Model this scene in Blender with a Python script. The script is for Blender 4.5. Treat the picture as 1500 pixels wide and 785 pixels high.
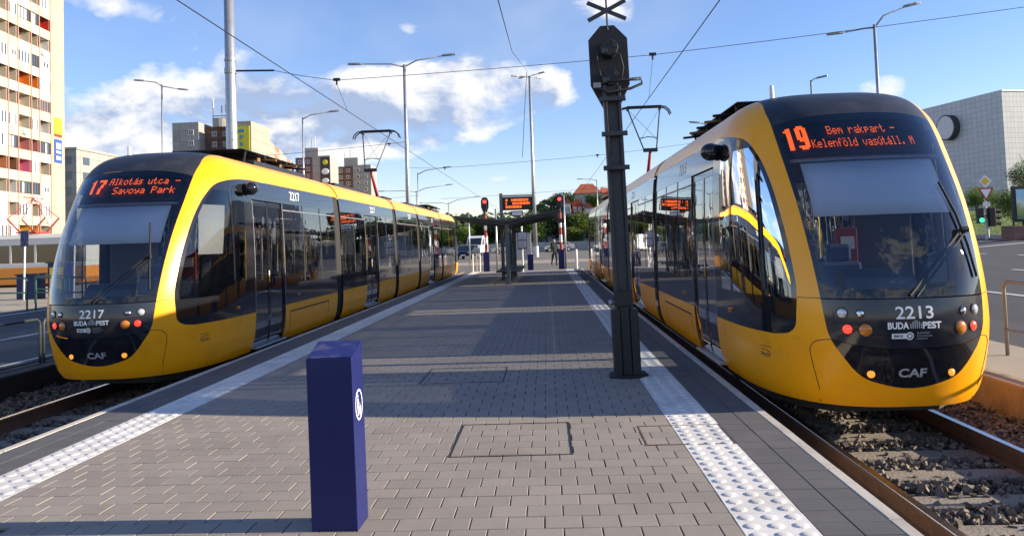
import bpy, bmesh, math, random, bisect
from mathutils import Vector, Matrix
for o in list(bpy.data.objects): bpy.data.objects.remove(o)
random.seed(11)
R = math.radians; PI = math.pi
scene = bpy.context.scene; col = scene.collection

# ------------------------------------------------------------------ camera
CAM_H = 1.65                                   # eye height above the platform paving (z = 0)
AX = ((0.9984398, 0.03683777, -0.04196366), (0.04361966, -0.04536444, 0.99801773), (-0.03486109, 0.99829106, 0.04690052))
right = Vector((AX[0][0], AX[1][0], AX[2][0])); up = Vector((AX[0][1], AX[1][1], AX[2][1])); fwd = Vector((AX[0][2], AX[1][2], AX[2][2]))
cd = bpy.data.cameras.new('camera'); cam = bpy.data.objects.new('camera', cd); col.objects.link(cam)
m = Matrix.Identity(4)
for i in range(3):
    m[i][0] = right[i]; m[i][1] = up[i]; m[i][2] = -fwd[i]
m[2][3] = CAM_H
cam.matrix_world = m
cd.sensor_width = 36; cd.lens = 36*1144/1500; cd.shift_y = -92.5/1500; cd.clip_start = .05; cd.clip_end = 5000
scene.camera = cam

# ------------------------------------------------------------------ sky, clouds, sun
SUN_EL, SUN_AZ = 17.0, 91.0                     # azimuth from +Y towards +X
SKY = .105; SUN = 4.6; EXPOSURE = 1.22
CLD = (1.75, 2.2, 3.15); CLW = (4.5, 4.45, 4.4)            # cloud shade and sunlit cloud (before the sky strength)
world = bpy.data.worlds.new('World'); scene.world = world; world.use_nodes = True
nt = world.node_tree; nt.nodes.clear(); NL = nt.links
def N(t, **k):
    n = nt.nodes.new(t)
    for a, b in k.items(): setattr(n, a, b)
    return n
def M(op, a, b=0.0, c=None, clamp=False):
    n = N('ShaderNodeMath', operation=op, use_clamp=clamp)
    for i, v in enumerate((a, b, c)):
        if v is None: continue
        if isinstance(v, (int, float)): n.inputs[i].default_value = v
        else: NL.new(v, n.inputs[i])
    return n.outputs[0]
sky = N('ShaderNodeTexSky', sky_type='NISHITA', sun_disc=False, sun_elevation=R(SUN_EL), sun_rotation=R(SUN_AZ), altitude=150, air_density=1.0, dust_density=.15, ozone_density=2.6)
tc = N('ShaderNodeTexCoord'); sp = N('ShaderNodeSeparateXYZ'); NL.new(tc.outputs['Generated'], sp.inputs[0])
az = M('ARCTAN2', sp.outputs[0], sp.outputs[1]); el = M('ARCSINE', sp.outputs[2])
def cloud_noise(du, dv, k=1.0):
    cb = N('ShaderNodeCombineXYZ')
    NL.new(M('MULTIPLY', M('ADD', az, du), 9.0*k), cb.inputs[0]); NL.new(M('MULTIPLY', M('ADD', el, dv), 15.0*k), cb.inputs[1]); cb.inputs[2].default_value = 3.7
    n = N('ShaderNodeTexNoise'); n.inputs['Scale'].default_value = 1.0; n.inputs['Detail'].default_value = 7 if k == 1 else 3; n.inputs['Roughness'].default_value = .56; n.inputs['Distortion'].default_value = .25
    NL.new(cb.outputs[0], n.inputs['Vector']); return n.outputs['Fac']
# cumulus bank: azimuth, elevation, half widths, strength (radians)
dirv = N('ShaderNodeCombineXYZ'); NL.new(az, dirv.inputs[0]); NL.new(el, dirv.inputs[1])
def blobs(L_):
    r = None
    for (u, v, ru, rv, a) in L_:
        q = N('ShaderNodeVectorMath', operation='MULTIPLY_ADD'); NL.new(dirv.outputs[0], q.inputs[0]); q.inputs[1].default_value = (1/ru, 1/rv, 0); q.inputs[2].default_value = (-u/ru, -v/rv, 0)
        d = N('ShaderNodeVectorMath', operation='DOT_PRODUCT'); NL.new(q.outputs[0], d.inputs[0]); NL.new(q.outputs[0], d.inputs[1])
        r = M('MULTIPLY_ADD', M('POWER', .36788, d.outputs['Value']), a, 0.0 if r is None else r)
    return r
BANK = [(-.455, .165, .075, .048, .62), (-.50, .135, .07, .04, .42), (-.36, .165, .07, .05, .40), (-.25, .175, .10, .062, .55), (-.14, .195, .085, .052, .60), (-.05, .19, .06, .045, .58), (.015, .185, .05, .032, .50), (-.18, .125, .08, .022, .42), (-.09, .145, .06, .02, .36),
        (-.49, .285, .10, .026, .42), (-.42, .245, .06, .028, .38), (.09, .285, .07, .030, .48), (-.17, .275, .05, .02, .30), (-.50, .10, .10, .035, .50), (-.38, .11, .07, .03, .40), (.415, .165, .045, .03, .55), (.235, .29, .03, .012, .32), (.0, .085, .05, .007, .32), (-.06, .08, .03, .007, .28), (-.60, .12, .08, .05, .3),
        (-.85, .2, .2, .09, .55), (1.0, .2, .25, .08, .5), (1.6, .3, .3, .10, .5), (2.3, .24, .35, .12, .6), (-1.4, .26, .35, .12, .58), (-2.1, .22, .3, .10, .55), (-2.75, .25, .3, .13, .6), (2.95, .26, .3, .12, .58), (-1.9, .6, .5, .18, .5), (2.6, .62, .5, .18, .5)]
bank = M('MINIMUM', blobs(BANK), .60)
n0 = cloud_noise(0, 0); n1 = cloud_noise(.022, .030)
dens = M('SUBTRACT', M('ADD', bank, M('MULTIPLY', n0, 1.25)), .98)
alpha = M('MULTIPLY', dens, 5.5, clamp=True)
lit = M('ADD', .70, M('MULTIPLY', M('SUBTRACT', n0, n1), 4.2))
# thick hearts and flat bases are greyer than the sunlit rims
heart = blobs([(-.29, .165, .09, .05, .60), (-.20, .165, .10, .045, .50), (-.50, .105, .12, .035, .55), (-.40, .115, .10, .03, .5), (-.10, .165, .06, .02, .25), (-.36, .21, .07, .04, .3), (-.85, .16, .2, .04, .5), (1.1, .16, .3, .04, .5), (2.0, .2, .4, .05, .5), (-1.7, .2, .4, .05, .5), (-2.6, .16, .4, .04, .5), (2.9, .18, .35, .04, .5)])
lit = M('SUBTRACT', lit, heart, clamp=True)
cr = N('ShaderNodeValToRGB'); NL.new(lit, cr.inputs[0])
cr.color_ramp.elements[0].position = .0; cr.color_ramp.elements[0].color = (CLD[0], CLD[1], CLD[2], 1)
cr.color_ramp.elements[1].position = .72; cr.color_ramp.elements[1].color = (CLW[0], CLW[1], CLW[2], 1)
veil = M('MULTIPLY', M('MINIMUM', blobs([(-.10, .27, .22, .07, .62), (.08, .29, .12, .05, .5), (-.46, .24, .16, .07, .40), (-.44, .12, .20, .05, .6), (-1.6, .3, .6, .12, .5), (1.5, .3, .6, .12, .5), (2.9, .3, .6, .12, .5)]), .75), M('MULTIPLY', M('SUBTRACT', cloud_noise(.4, .2, .45), .30), 2.2, clamp=True))
vm_ = N('ShaderNodeMix', data_type='RGBA'); NL.new(veil, vm_.inputs[0]); vm_.inputs[7].default_value = (2.6, 3.05, 3.8, 1)
mix = N('ShaderNodeMix', data_type='RGBA'); NL.new(M('MULTIPLY', alpha, .95), mix.inputs[0]); NL.new(vm_.outputs[2], mix.inputs[6]); NL.new(cr.outputs[0], mix.inputs[7])
hs = N('ShaderNodeHueSaturation'); hs.inputs['Saturation'].default_value = 1.12; NL.new(sky.outputs[0], hs.inputs['Color']); tn = N('ShaderNodeVectorMath', operation='MULTIPLY'); tn.inputs[1].default_value = (.93, .83, .97); NL.new(hs.outputs[0], tn.inputs[0]); NL.new(tn.outputs[0], vm_.inputs[6])
bg = N('ShaderNodeBackground'); bg.inputs[1].default_value = SKY; NL.new(mix.outputs[2], bg.inputs[0])
world.cycles.sampling_method = 'MANUAL'; world.cycles.sample_map_resolution = 256
wo = N('ShaderNodeOutputWorld'); NL.new(bg.outputs[0], wo.inputs[0])
sd = bpy.data.lights.new('sun', 'SUN'); sd.energy = SUN; sd.angle = R(.5); sd.color = (1, .86, .66)
so = bpy.data.objects.new('sun', sd); col.objects.link(so)
sdir = Vector((math.sin(R(SUN_AZ))*math.cos(R(SUN_EL)), math.cos(R(SUN_AZ))*math.cos(R(SUN_EL)), math.sin(R(SUN_EL))))
so.rotation_euler = sdir.to_track_quat('Z', 'Y').to_euler(); so.location = (40, 0, 30)
vs = scene.view_settings; vs.view_transform = 'Standard'; vs.look = 'None'; vs.exposure = EXPOSURE; vs.gamma = 1; vs.use_curve_mapping = False
scene.render.engine = 'CYCLES'
scene.cycles.transparent_max_bounces = 24; scene.cycles.max_bounces = 10
try: scene.cycles.use_denoising = True
except Exception: pass

# ------------------------------------------------------------------ materials
MATS = {}
def principled(name):
    m = bpy.data.materials.new(name); m.use_nodes = True
    return m, m.node_tree, m.node_tree.nodes['Principled BSDF']
def mat(name, c, rough=.6, metal=0, var=.12, scale=6.0, bump=0.0, bscale=None, coat=0, spec=.5, isl=0.0, obr=0.0, dirt=None, coord='Object', emit=None, es=0, stretch=None):
    """plain procedural surface: colour varied by noise, by loose piece and by object, with relief"""
    m, t, p = principled(name); L = t.links
    p.inputs['Roughness'].default_value = rough; p.inputs['Metallic'].default_value = metal
    p.inputs['Coat Weight'].default_value = coat; p.inputs['Specular IOR Level'].default_value = spec
    p.inputs['Coat Roughness'].default_value = .06
    tcx = t.nodes.new('ShaderNodeTexCoord'); vec = tcx.outputs[coord]
    if stretch:
        mp = t.nodes.new('ShaderNodeMapping'); mp.inputs['Scale'].default_value = stretch; L.new(vec, mp.inputs[0]); vec = mp.outputs[0]
    nz = t.nodes.new('ShaderNodeTexNoise'); nz.inputs['Scale'].default_value = scale; nz.inputs['Detail'].default_value = 6; nz.inputs['Roughness'].default_value = .6
    L.new(vec, nz.inputs['Vector'])
    def mth(op, a, b):
        n = t.nodes.new('ShaderNodeMath'); n.operation = op
        for i, v in enumerate((a, b)):
            if isinstance(v, (int, float)): n.inputs[i].default_value = v
            else: L.new(v, n.inputs[i])
        return n.outputs[0]
    f = mth('ADD', 1 - var, mth('MULTIPLY', nz.outputs['Fac'], 2*var))
    if isl:
        g = t.nodes.new('ShaderNodeNewGeometry'); f = mth('ADD', f, mth('MULTIPLY', mth('SUBTRACT', g.outputs['Random Per Island'], .5), 2*isl))
    if obr:
        oi = t.nodes.new('ShaderNodeObjectInfo'); f = mth('ADD', f, mth('MULTIPLY', mth('SUBTRACT', oi.outputs['Random'], .5), 2*obr))
    vm = t.nodes.new('ShaderNodeVectorMath'); vm.operation = 'SCALE'; vm.inputs[0].default_value = c; L.new(f, vm.inputs['Scale'])
    out = vm.outputs[0]
    if dirt:
        dc, ds, amt = dirt
        n2 = t.nodes.new('ShaderNodeTexNoise'); n2.inputs['Scale'].default_value = ds; n2.inputs['Detail'].default_value = 8; n2.inputs['Roughness'].default_value = .65; L.new(tcx.outputs[coord], n2.inputs['Vector'])
        rp = t.nodes.new('ShaderNodeMapRange'); rp.inputs[1].default_value = .5; rp.inputs[2].default_value = .72; rp.inputs[4].default_value = amt; L.new(n2.outputs['Fac'], rp.inputs[0])
        mx = t.nodes.new('ShaderNodeMix'); mx.data_type = 'RGBA'; L.new(rp.outputs[0], mx.inputs[0]); L.new(out, mx.inputs[6]); mx.inputs[7].default_value = (*dc, 1); out = mx.outputs[2]
    L.new(out, p.inputs['Base Color'])
    if bump:
        bz = t.nodes.new('ShaderNodeTexNoise'); bz.inputs['Scale'].default_value = bscale or scale*6; bz.inputs['Detail'].default_value = 5; L.new(vec, bz.inputs['Vector'])
        bp = t.nodes.new('ShaderNodeBump'); bp.inputs['Strength'].default_value = bump; bp.inputs['Distance'].default_value = .02; L.new(bz.outputs['Fac'], bp.inputs['Height']); L.new(bp.outputs[0], p.inputs['Normal'])
    if emit:
        p.inputs['Emission Color'].default_value = (*emit, 1); p.inputs['Emission Strength'].default_value = es
    MATS[name] = m; return m
def glass(name, tint, rough=.0, ior=1.5, boost=1.0):
    m = bpy.data.materials.new(name); m.use_nodes = True; t = m.node_tree; t.nodes.clear(); L = t.links
    tr = t.nodes.new('ShaderNodeBsdfTransparent'); tr.inputs[0].default_value = (*tint, 1)
    gl = t.nodes.new('ShaderNodeBsdfGlossy'); gl.inputs['Roughness'].default_value = rough; gl.inputs[0].default_value = (.95, .97, 1, 1)
    fr = t.nodes.new('ShaderNodeFresnel'); fr.inputs[0].default_value = ior
    mu = t.nodes.new('ShaderNodeMath'); mu.operation = 'MULTIPLY'; mu.use_clamp = True; L.new(fr.outputs[0], mu.inputs[0]); mu.inputs[1].default_value = boost
    # faint waviness of the pane
    nz = t.nodes.new('ShaderNodeTexNoise'); nz.inputs['Scale'].default_value = 1.6; tcx = t.nodes.new('ShaderNodeTexCoord'); L.new(tcx.outputs['Object'], nz.inputs['Vector'])
    bp = t.nodes.new('ShaderNodeBump'); bp.inputs['Strength'].default_value = .05; bp.inputs['Distance'].default_value = .05; L.new(nz.outputs['Fac'], bp.inputs['Height']); L.new(bp.outputs[0], gl.inputs['Normal'])
    mx = t.nodes.new('ShaderNodeMixShader'); L.new(mu.outputs[0], mx.inputs[0]); L.new(tr.outputs[0], mx.inputs[1]); L.new(gl.outputs[0], mx.inputs[2])
    o = t.nodes.new('ShaderNodeOutputMaterial'); L.new(mx.outputs[0], o.inputs[0]); MATS[name] = m; return m
def lamp(name, c, s):
    m, t, p = principled(name); p.inputs['Base Color'].default_value = (*[x*.6 for x in c], 1); p.inputs['Roughness'].default_value = .25
    p.inputs['Emission Color'].default_value = (*c, 1); p.inputs['Emission Strength'].default_value = s; MATS[name] = m
def leaf(name, c, var=.45):
    m = mat(name, c, .55, var=.15, scale=.7, isl=var, obr=.12)
    t = m.node_tree; p = t.nodes['Principled BSDF']; L = t.links
    tl = t.nodes.new('ShaderNodeBsdfTranslucent'); s = p.inputs['Base Color'].links[0].from_socket
    hv = t.nodes.new('ShaderNodeHueSaturation'); hv.inputs['Value'].default_value = 1.4; hv.inputs['Hue'].default_value = .485; L.new(s, hv.inputs['Color']); L.new(hv.outputs[0], tl.inputs[0])
    mx = t.nodes.new('ShaderNodeMixShader'); mx.inputs[0].default_value = .35; L.new(p.outputs[0], mx.inputs[1]); L.new(tl.outputs[0], mx.inputs[2])
    L.new(mx.outputs[0], t.nodes['Material Output'].inputs[0])
mat('yellow', (.94, .395, .003), .32, var=.03, scale=1.2, coat=.2, spec=.35, dirt=((.45, .20, .02), 2.2, .10))
mat('yellow_low', (.93, .375, .003), .38, var=.05, scale=1.0, coat=.12, spec=.3, dirt=((.36, .16, .02), 3.0, .25))
mat('black_gloss', (.012, .013, .017), .07, var=.2, scale=2, coat=.4)
mat('black_blue', (.016, .019, .028), .16, var=.2, scale=2, coat=.3)
mat('black_roof', (.022, .024, .030), .42, var=.25, scale=3, dirt=((.08, .08, .08), 4, .4))
mat('rubber', (.012, .012, .013), .75, var=.3, scale=9, bump=.2)
mat('black_metal', (.009, .010, .012), .55, var=.35, scale=7, bump=.15, dirt=((.03, .026, .022), 6, .4))
mat('mast_grey', (.026, .032, .040), .5, var=.25, scale=5, dirt=((.10, .09, .08), 7, .4))
mat('dark_grey', (.05, .052, .056), .6, var=.25, scale=5, bump=.1)
mat('underframe', (.02, .019, .018), .8, var=.4, scale=4, bump=.3)
mat('silver', (.55, .56, .57), .34, .85, var=.12, scale=8)
mat('galv', (.42, .44, .46), .42, .7, var=.18, scale=5, dirt=((.20, .19, .18), 3, .4), stretch=(1, 1, .25))
mat('steel_dull', (.30, .31, .32), .5, .6, var=.2, scale=5, dirt=((.16, .12, .09), 6, .4))
mat('white_paint', (.74, .74, .72), .45, var=.08, scale=4, dirt=((.4, .38, .34), 5, .3))
mat('letter', (.80, .82, .84), .5, var=.03)
mat('letter_grey', (.34, .36, .39), .5, var=.03)
mat('ink', (.03, .035, .05), .5, var=.05)
mat('tram_inner', (.13, .135, .15), .6, var=.08, scale=2)
mat('tram_floor', (.06, .062, .07), .7, var=.15, scale=6)
mat('seat_fabric', (.05, .07, .16), .8, var=.25, scale=30)
mat('seat_shell', (.10, .10, .11), .5, var=.1)
mat('handrail_yellow', (.75, .50, .03), .35, var=.05)
mat('blind', (.76, .78, .80), .8, var=.06, scale=3)
mat('paper_white', (.78, .78, .75), .8, var=.04, scale=3)
mat('dash', (.045, .055, .075), .55, var=.15, scale=6, bump=.1)
mat('red_box', (.32, .03, .03), .45, var=.1)
mat('lens_clear', (.55, .58, .62), .12, .3, var=.1, scale=20, coat=1)
mat('lens_orange', (.55, .17, .012), .22, var=.15, scale=25, coat=.6)
mat('chrome', (.75, .76, .78), .12, 1.0, var=.05)
lamp('lens_red_on', (1, .035, .02), 1.1); lamp('lens_amber_on', (1, .30, .03), .55)
lamp('led', (1, .125, .012), .62); lamp('signal_red', (1, .05, .04), 1.2); lamp('signal_green', (.05, 1, .35), .9)
mat('led_board', (.006, .007, .010), .5, var=.2, scale=30)
mat('panto_red', (.42, .045, .045), .5, var=.15)
mat('panto_dark', (.03, .03, .034), .5, .3, var=.2)
glass('windshield_glass', (.78, .84, .91), boost=1.3); glass('tint_glass', (.35, .37, .39), boost=1.5); glass('door_glass', (.74, .76, .78), boost=1.5); glass('clear_glass', (.78, .86, .84))
def paver_mat(name, c, isl, obr, dirt, ds=1.3):
    """concrete paving: world-space grime, per-stone tone, sandy relief"""
    m, t, p = principled(name); L = t.links; p.inputs['Roughness'].default_value = .88; p.inputs['Specular IOR Level'].default_value = .3
    g = t.nodes.new('ShaderNodeNewGeometry'); oi = t.nodes.new('ShaderNodeObjectInfo')
    def tx(s, d, r=.6):
        n = t.nodes.new('ShaderNodeTexNoise'); n.inputs['Scale'].default_value = s; n.inputs['Detail'].default_value = d; n.inputs['Roughness'].default_value = r; L.new(g.outputs['Position'], n.inputs['Vector']); return n.outputs['Fac']
    def mth(op, a, b, cl=False):
        n = t.nodes.new('ShaderNodeMath'); n.operation = op; n.use_clamp = cl
        for i, v in enumerate((a, b)):
            if isinstance(v, (int, float)): n.inputs[i].default_value = v
            else: L.new(v, n.inputs[i])
        return n.outputs[0]
    f = mth('ADD', .86, mth('MULTIPLY', tx(38, 4, .7), .28))
    f = mth('ADD', f, mth('MULTIPLY', mth('SUBTRACT', g.outputs['Random Per Island'], .5), 2*isl))
    f = mth('ADD', f, mth('MULTIPLY', mth('SUBTRACT', oi.outputs['Random'], .5), 2*obr))
    vm = t.nodes.new('ShaderNodeVectorMath'); vm.operation = 'SCALE'; vm.inputs[0].default_value = c; L.new(f, vm.inputs['Scale'])
    mx = t.nodes.new('ShaderNodeMix'); mx.data_type = 'RGBA'; L.new(mth('MULTIPLY', mth('SUBTRACT', tx(ds, 8, .68), .47, True), 2.4, True), mx.inputs[0]); L.new(vm.outputs[0], mx.inputs[6]); mx.inputs[7].default_value = (*dirt, 1)
    # a few chewing-gum and oil spots
    vo = t.nodes.new('ShaderNodeTexVoronoi'); vo.inputs['Scale'].default_value = 2.3; L.new(g.outputs['Position'], vo.inputs['Vector'])
    sp_ = mth('MULTIPLY', mth('SUBTRACT', .052, vo.outputs['Distance'], True), 14, True)
    m2 = t.nodes.new('ShaderNodeMix'); m2.data_type = 'RGBA'; L.new(mth('MULTIPLY', sp_, .7), m2.inputs[0]); L.new(mx.outputs[2], m2.inputs[6]); m2.inputs[7].default_value = (*[x*.55 for x in c], 1)
    L.new(m2.outputs[2], p.inputs['Base Color'])
    bp = t.nodes.new('ShaderNodeBump'); bp.inputs['Strength'].default_value = .4; bp.inputs['Distance'].default_value = .004; L.new(tx(170, 3), bp.inputs['Height']); L.new(bp.outputs[0], p.inputs['Normal'])
    MATS[name] = m
paver_mat('paver', (.288, .252, .216), .05, .07, (.205, .180, .157), 1.1)
paver_mat('edge_paver', (.105, .104, .106), .06, .05, (.15, .145, .14), 2.0)
paver_mat('tactile', (.66, .64, .60), .03, .05, (.40, .37, .34), 2.6)
paver_mat('curb', (.50, .46, .40), .05, .09, (.30, .27, .23), 3.0)
mat('joint_sand', (.045, .042, .036), .95, var=.4, scale=12)
mat('concrete', (.34, .33, .31), .9, var=.2, scale=2, bump=.3, dirt=((.17, .15, .13), 1.4, .6))
mat('concrete_brown', (.30, .22, .14), .9, var=.3, scale=3, bump=.4, dirt=((.12, .08, .05), 2.5, .7))  # brown concrete with darker brown mottling
mat('sleeper', (.25, .215, .17), .92, var=.2, scale=6, bump=.4, dirt=((.13, .10, .08), 3, .7))
mat('ballast_base', (.055, .05, .046), .95, var=.5, scale=20, bump=.8, bscale=40)
mat('ballast', (.15, .122, .095), .92, var=.25, scale=20, isl=.55, bump=.3, bscale=60)
mat('rail_rust', (.12, .058, .030), .85, var=.35, scale=9, bump=.4, dirt=((.05, .035, .028), 5, .6))
mat('rail_top', (.52, .51, .50), .25, 1.0, var=.15, scale=12)
mat('asphalt', (.062, .062, .066), .88, var=.22, scale=.6, bump=.35, bscale=60, dirt=((.11, .105, .10), .25, .6))
mat('road_paint', (.62, .62, .60), .8, var=.15, scale=3, dirt=((.2, .2, .2), 4, .6))
mat('pavement', (.34, .29, .22), .9, var=.15, scale=1.2, bump=.2)
mat('ground', (.15, .14, .11), .95, var=.3, scale=.15, bump=.2, dirt=((.07, .10, .03), .05, .8))
mat('lawn', (.085, .155, .018), .9, var=.3, scale=.8, bump=.5, bscale=25, dirt=((.14, .17, .03), .3, .6))
mat('blue_paint', (.0085, .014, .098), .42, var=.10, scale=5, coat=.08, spec=.35, dirt=((.02, .028, .13), 3.5, .3))
mat('blue_worn', (.02, .026, .14), .5, var=.3, scale=14, dirt=((.22, .20, .17), 7, .75))
mat('wire', (.02, .02, .022), .6, .4)
mat('shelter_grey', (.13, .15, .17), .45, .2, var=.15, scale=3)
mat('canopy', (.055, .062, .066), .6, var=.2, scale=2)
mat('green_paint', (.02, .10, .06), .5, var=.15)
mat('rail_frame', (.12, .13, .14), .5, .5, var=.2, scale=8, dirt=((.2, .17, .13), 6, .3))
mat('rail_frame_lit', (.33, .30, .25), .45, .6, var=.2, scale=8)  # warmer, brighter copy of rail_frame: sunlight put into the colour
mat('orange_tram', (.75, .26, .015), .4, var=.06, coat=.2); mat('cream_tram', (.68, .66, .60), .45, var=.06)
mat('car_paint_dark', (.03, .035, .05), .25, .3, coat=.6); mat('car_paint_white', (.75, .76, .77), .3, coat=.4); mat('car_paint_grey', (.35, .36, .36), .3, .3, coat=.5)
mat('tyre', (.015, .015, .016), .85); mat('car_window', (.02, .025, .03), .05, coat=.5)
mat('skin', (.55, .34, .25), .55); mat('cloth_black', (.014, .015, .019), .85, var=.3, scale=20); mat('cloth_dark_blue', (.02, .026, .05), .85, var=.3, scale=20); mat('hair', (.30, .19, .09), .6)
mat('trunk', (.075, .055, .04), .95, var=.3, scale=8, bump=.6)
leaf('leaf_dark', (.030, .062, .014)); leaf('leaf_mid', (.060, .120, .018)); leaf('leaf_light', (.115, .175, .026)); leaf('leaf_far', (.060, .095, .040), .35); leaf('leaf_needle', (.022, .045, .022))
def poster_mat():
    m, t, p = principled('poster'); L = t.links; p.inputs['Roughness'].default_value = .2
    tcx = t.nodes.new('ShaderNodeTexCoord'); s = t.nodes.new('ShaderNodeSeparateXYZ'); L.new(tcx.outputs['Generated'], s.inputs[0])
    nz = t.nodes.new('ShaderNodeTexNoise'); nz.inputs['Scale'].default_value = 3; L.new(tcx.outputs['Generated'], nz.inputs['Vector'])
    a = t.nodes.new('ShaderNodeMath'); a.operation = 'MULTIPLY_ADD'; L.new(nz.outputs['Fac'], a.inputs[0]); a.inputs[1].default_value = .5; L.new(s.outputs[2], a.inputs[2])
    r = t.nodes.new('ShaderNodeValToRGB'); L.new(a.outputs[0], r.inputs[0]); e = r.color_ramp.elements
    e[0].position = .3; e[0].color = (.12, .22, .10, 1); e[1].position = 1.1; e[1].color = (.30, .55, .72, 1)
    q = e.new(.6); q.color = (.30, .34, .12, 1); q = e.new(.8); q.color = (.62, .66, .60, 1)
    L.new(r.outputs[0], p.inputs['Base Color']); MATS['poster'] = m
poster_mat()
def brick_mat(name, c1, c2, mortar, bw, bh, ms, rough=.85, off=.5, bump=.3, swap=False):
    """coursed pieces too small to build one by one"""
    m, t, p = principled(name); L = t.links; p.inputs['Roughness'].default_value = rough
    tcx = t.nodes.new('ShaderNodeTexCoord'); s = t.nodes.new('ShaderNodeSeparateXYZ'); L.new(tcx.outputs['Object'], s.inputs[0])
    a = t.nodes.new('ShaderNodeMath'); a.operation = 'ADD'; L.new(s.outputs[0], a.inputs[0]); L.new(s.outputs[1], a.inputs[1])
    cb = t.nodes.new('ShaderNodeCombineXYZ'); L.new(a.outputs[0], cb.inputs[0]); L.new(s.outputs[2], cb.inputs[1])
    k = t.nodes.new('ShaderNodeTexBrick'); k.offset = off; k.inputs['Scale'].default_value = 1; k.inputs['Brick Width'].default_value = bw; k.inputs['Row Height'].default_value = bh; k.inputs['Mortar Size'].default_value = ms
    k.inputs['Color1'].default_value = (*c1, 1); k.inputs['Color2'].default_value = (*c2, 1); k.inputs['Mortar'].default_value = (*mortar, 1); L.new(cb.outputs[0], k.inputs['Vector'])
    L.new(k.outputs['Color'], p.inputs['Base Color'])
    bp = t.nodes.new('ShaderNodeBump'); bp.inputs['Strength'].default_value = bump; bp.invert = True; L.new(k.outputs['Fac'], bp.inputs['Height']); L.new(bp.outputs[0], p.inputs['Normal']); MATS[name] = m
brick_mat('brick', (.20, .09, .06), (.14, .065, .045), (.22, .20, .18), .25, .075, .008)
brick_mat('white_tile', (.50, .515, .53), (.45, .465, .485), (.27, .28, .30), .72, .72, .028, .35, 0)
brick_mat('panel_cream', (.43, .36, .27), (.40, .34, .26), (.30, .24, .18), 3.0, 2.8, .06, .85, 0)
brick_mat('panel_grey', (.33, .32, .30), (.29, .285, .27), (.20, .195, .18), 3.0, 2.8, .07, .85, 0)
brick_mat('panel_pale', (.36, .315, .255), (.33, .29, .24), (.22, .19, .16), 3.0, 2.8, .07, .85, 0)
brick_mat('panel_brown', (.135, .068, .045), (.115, .060, .042), (.22, .19, .16), 3.0, 1.4, .05, .85, 0)
brick_mat('roof_tile', (.42, .11, .045), (.36, .09, .04), (.20, .06, .03), .5, .4, .03, .85)
mat('cream', (.50, .43, .315), .85, var=.08, scale=.6, dirt=((.46, .40, .31), .5, .35)); mat('cream_white', (.55, .53, .49), .85, var=.06, scale=.8)
mat('fin', (.42, .24, .18), .8, var=.1); mat('loggia_slab', (.48, .44, .38), .85, var=.1)  # the second one is the even grey-beige of the loggia floors
for nm, c in (('loggia_red', (.55, .03, .025)), ('loggia_orange', (.72, .22, .02)), ('loggia_pink', (.62, .16, .28)), ('loggia_salmon', (.55, .24, .12)), ('loggia_yellow', (.72, .47, .05)), ('loggia_beige', (.56, .50, .40)), ('loggia_white', (.64, .64, .61)), ('loggia_rose', (.50, .20, .18)), ('loggia_brown', (.26, .12, .06))): mat(nm, c, .8, var=.08)
mat('pvc', (.76, .77, .77), .4, var=.04); mat('pane', (.05, .065, .085), .06, var=.3, scale=.4, coat=.6); mat('curtain', (.5, .5, .5), .9, var=.3, scale=2)
mat('sign_green', (.38, .56, .02), .5); mat('sign_blue', (.03, .08, .40), .5); mat('sign_yellow', (.62, .56, .02), .5); mat('sign_cyan', (.03, .25, .42), .5); mat('sign_dark', (.03, .035, .04), .5)
mat('stone_wall', (.46, .41, .31), .9, var=.15, scale=.5, dirt=((.30, .26, .2), .3, .5)); mat('red_house', (.30, .06, .045), .85, var=.15)
mat('front_orange', (.36, .16, .085), .85, var=.12, scale=.4)
mat('insulator_brown', (.30, .15, .04), .4, var=.3, scale=6)
mat('crossing_surface', (.15, .138, .118), .9, var=.2, scale=.5, bump=.3, bscale=40, dirt=((.20, .18, .13), .3, .6))

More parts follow.
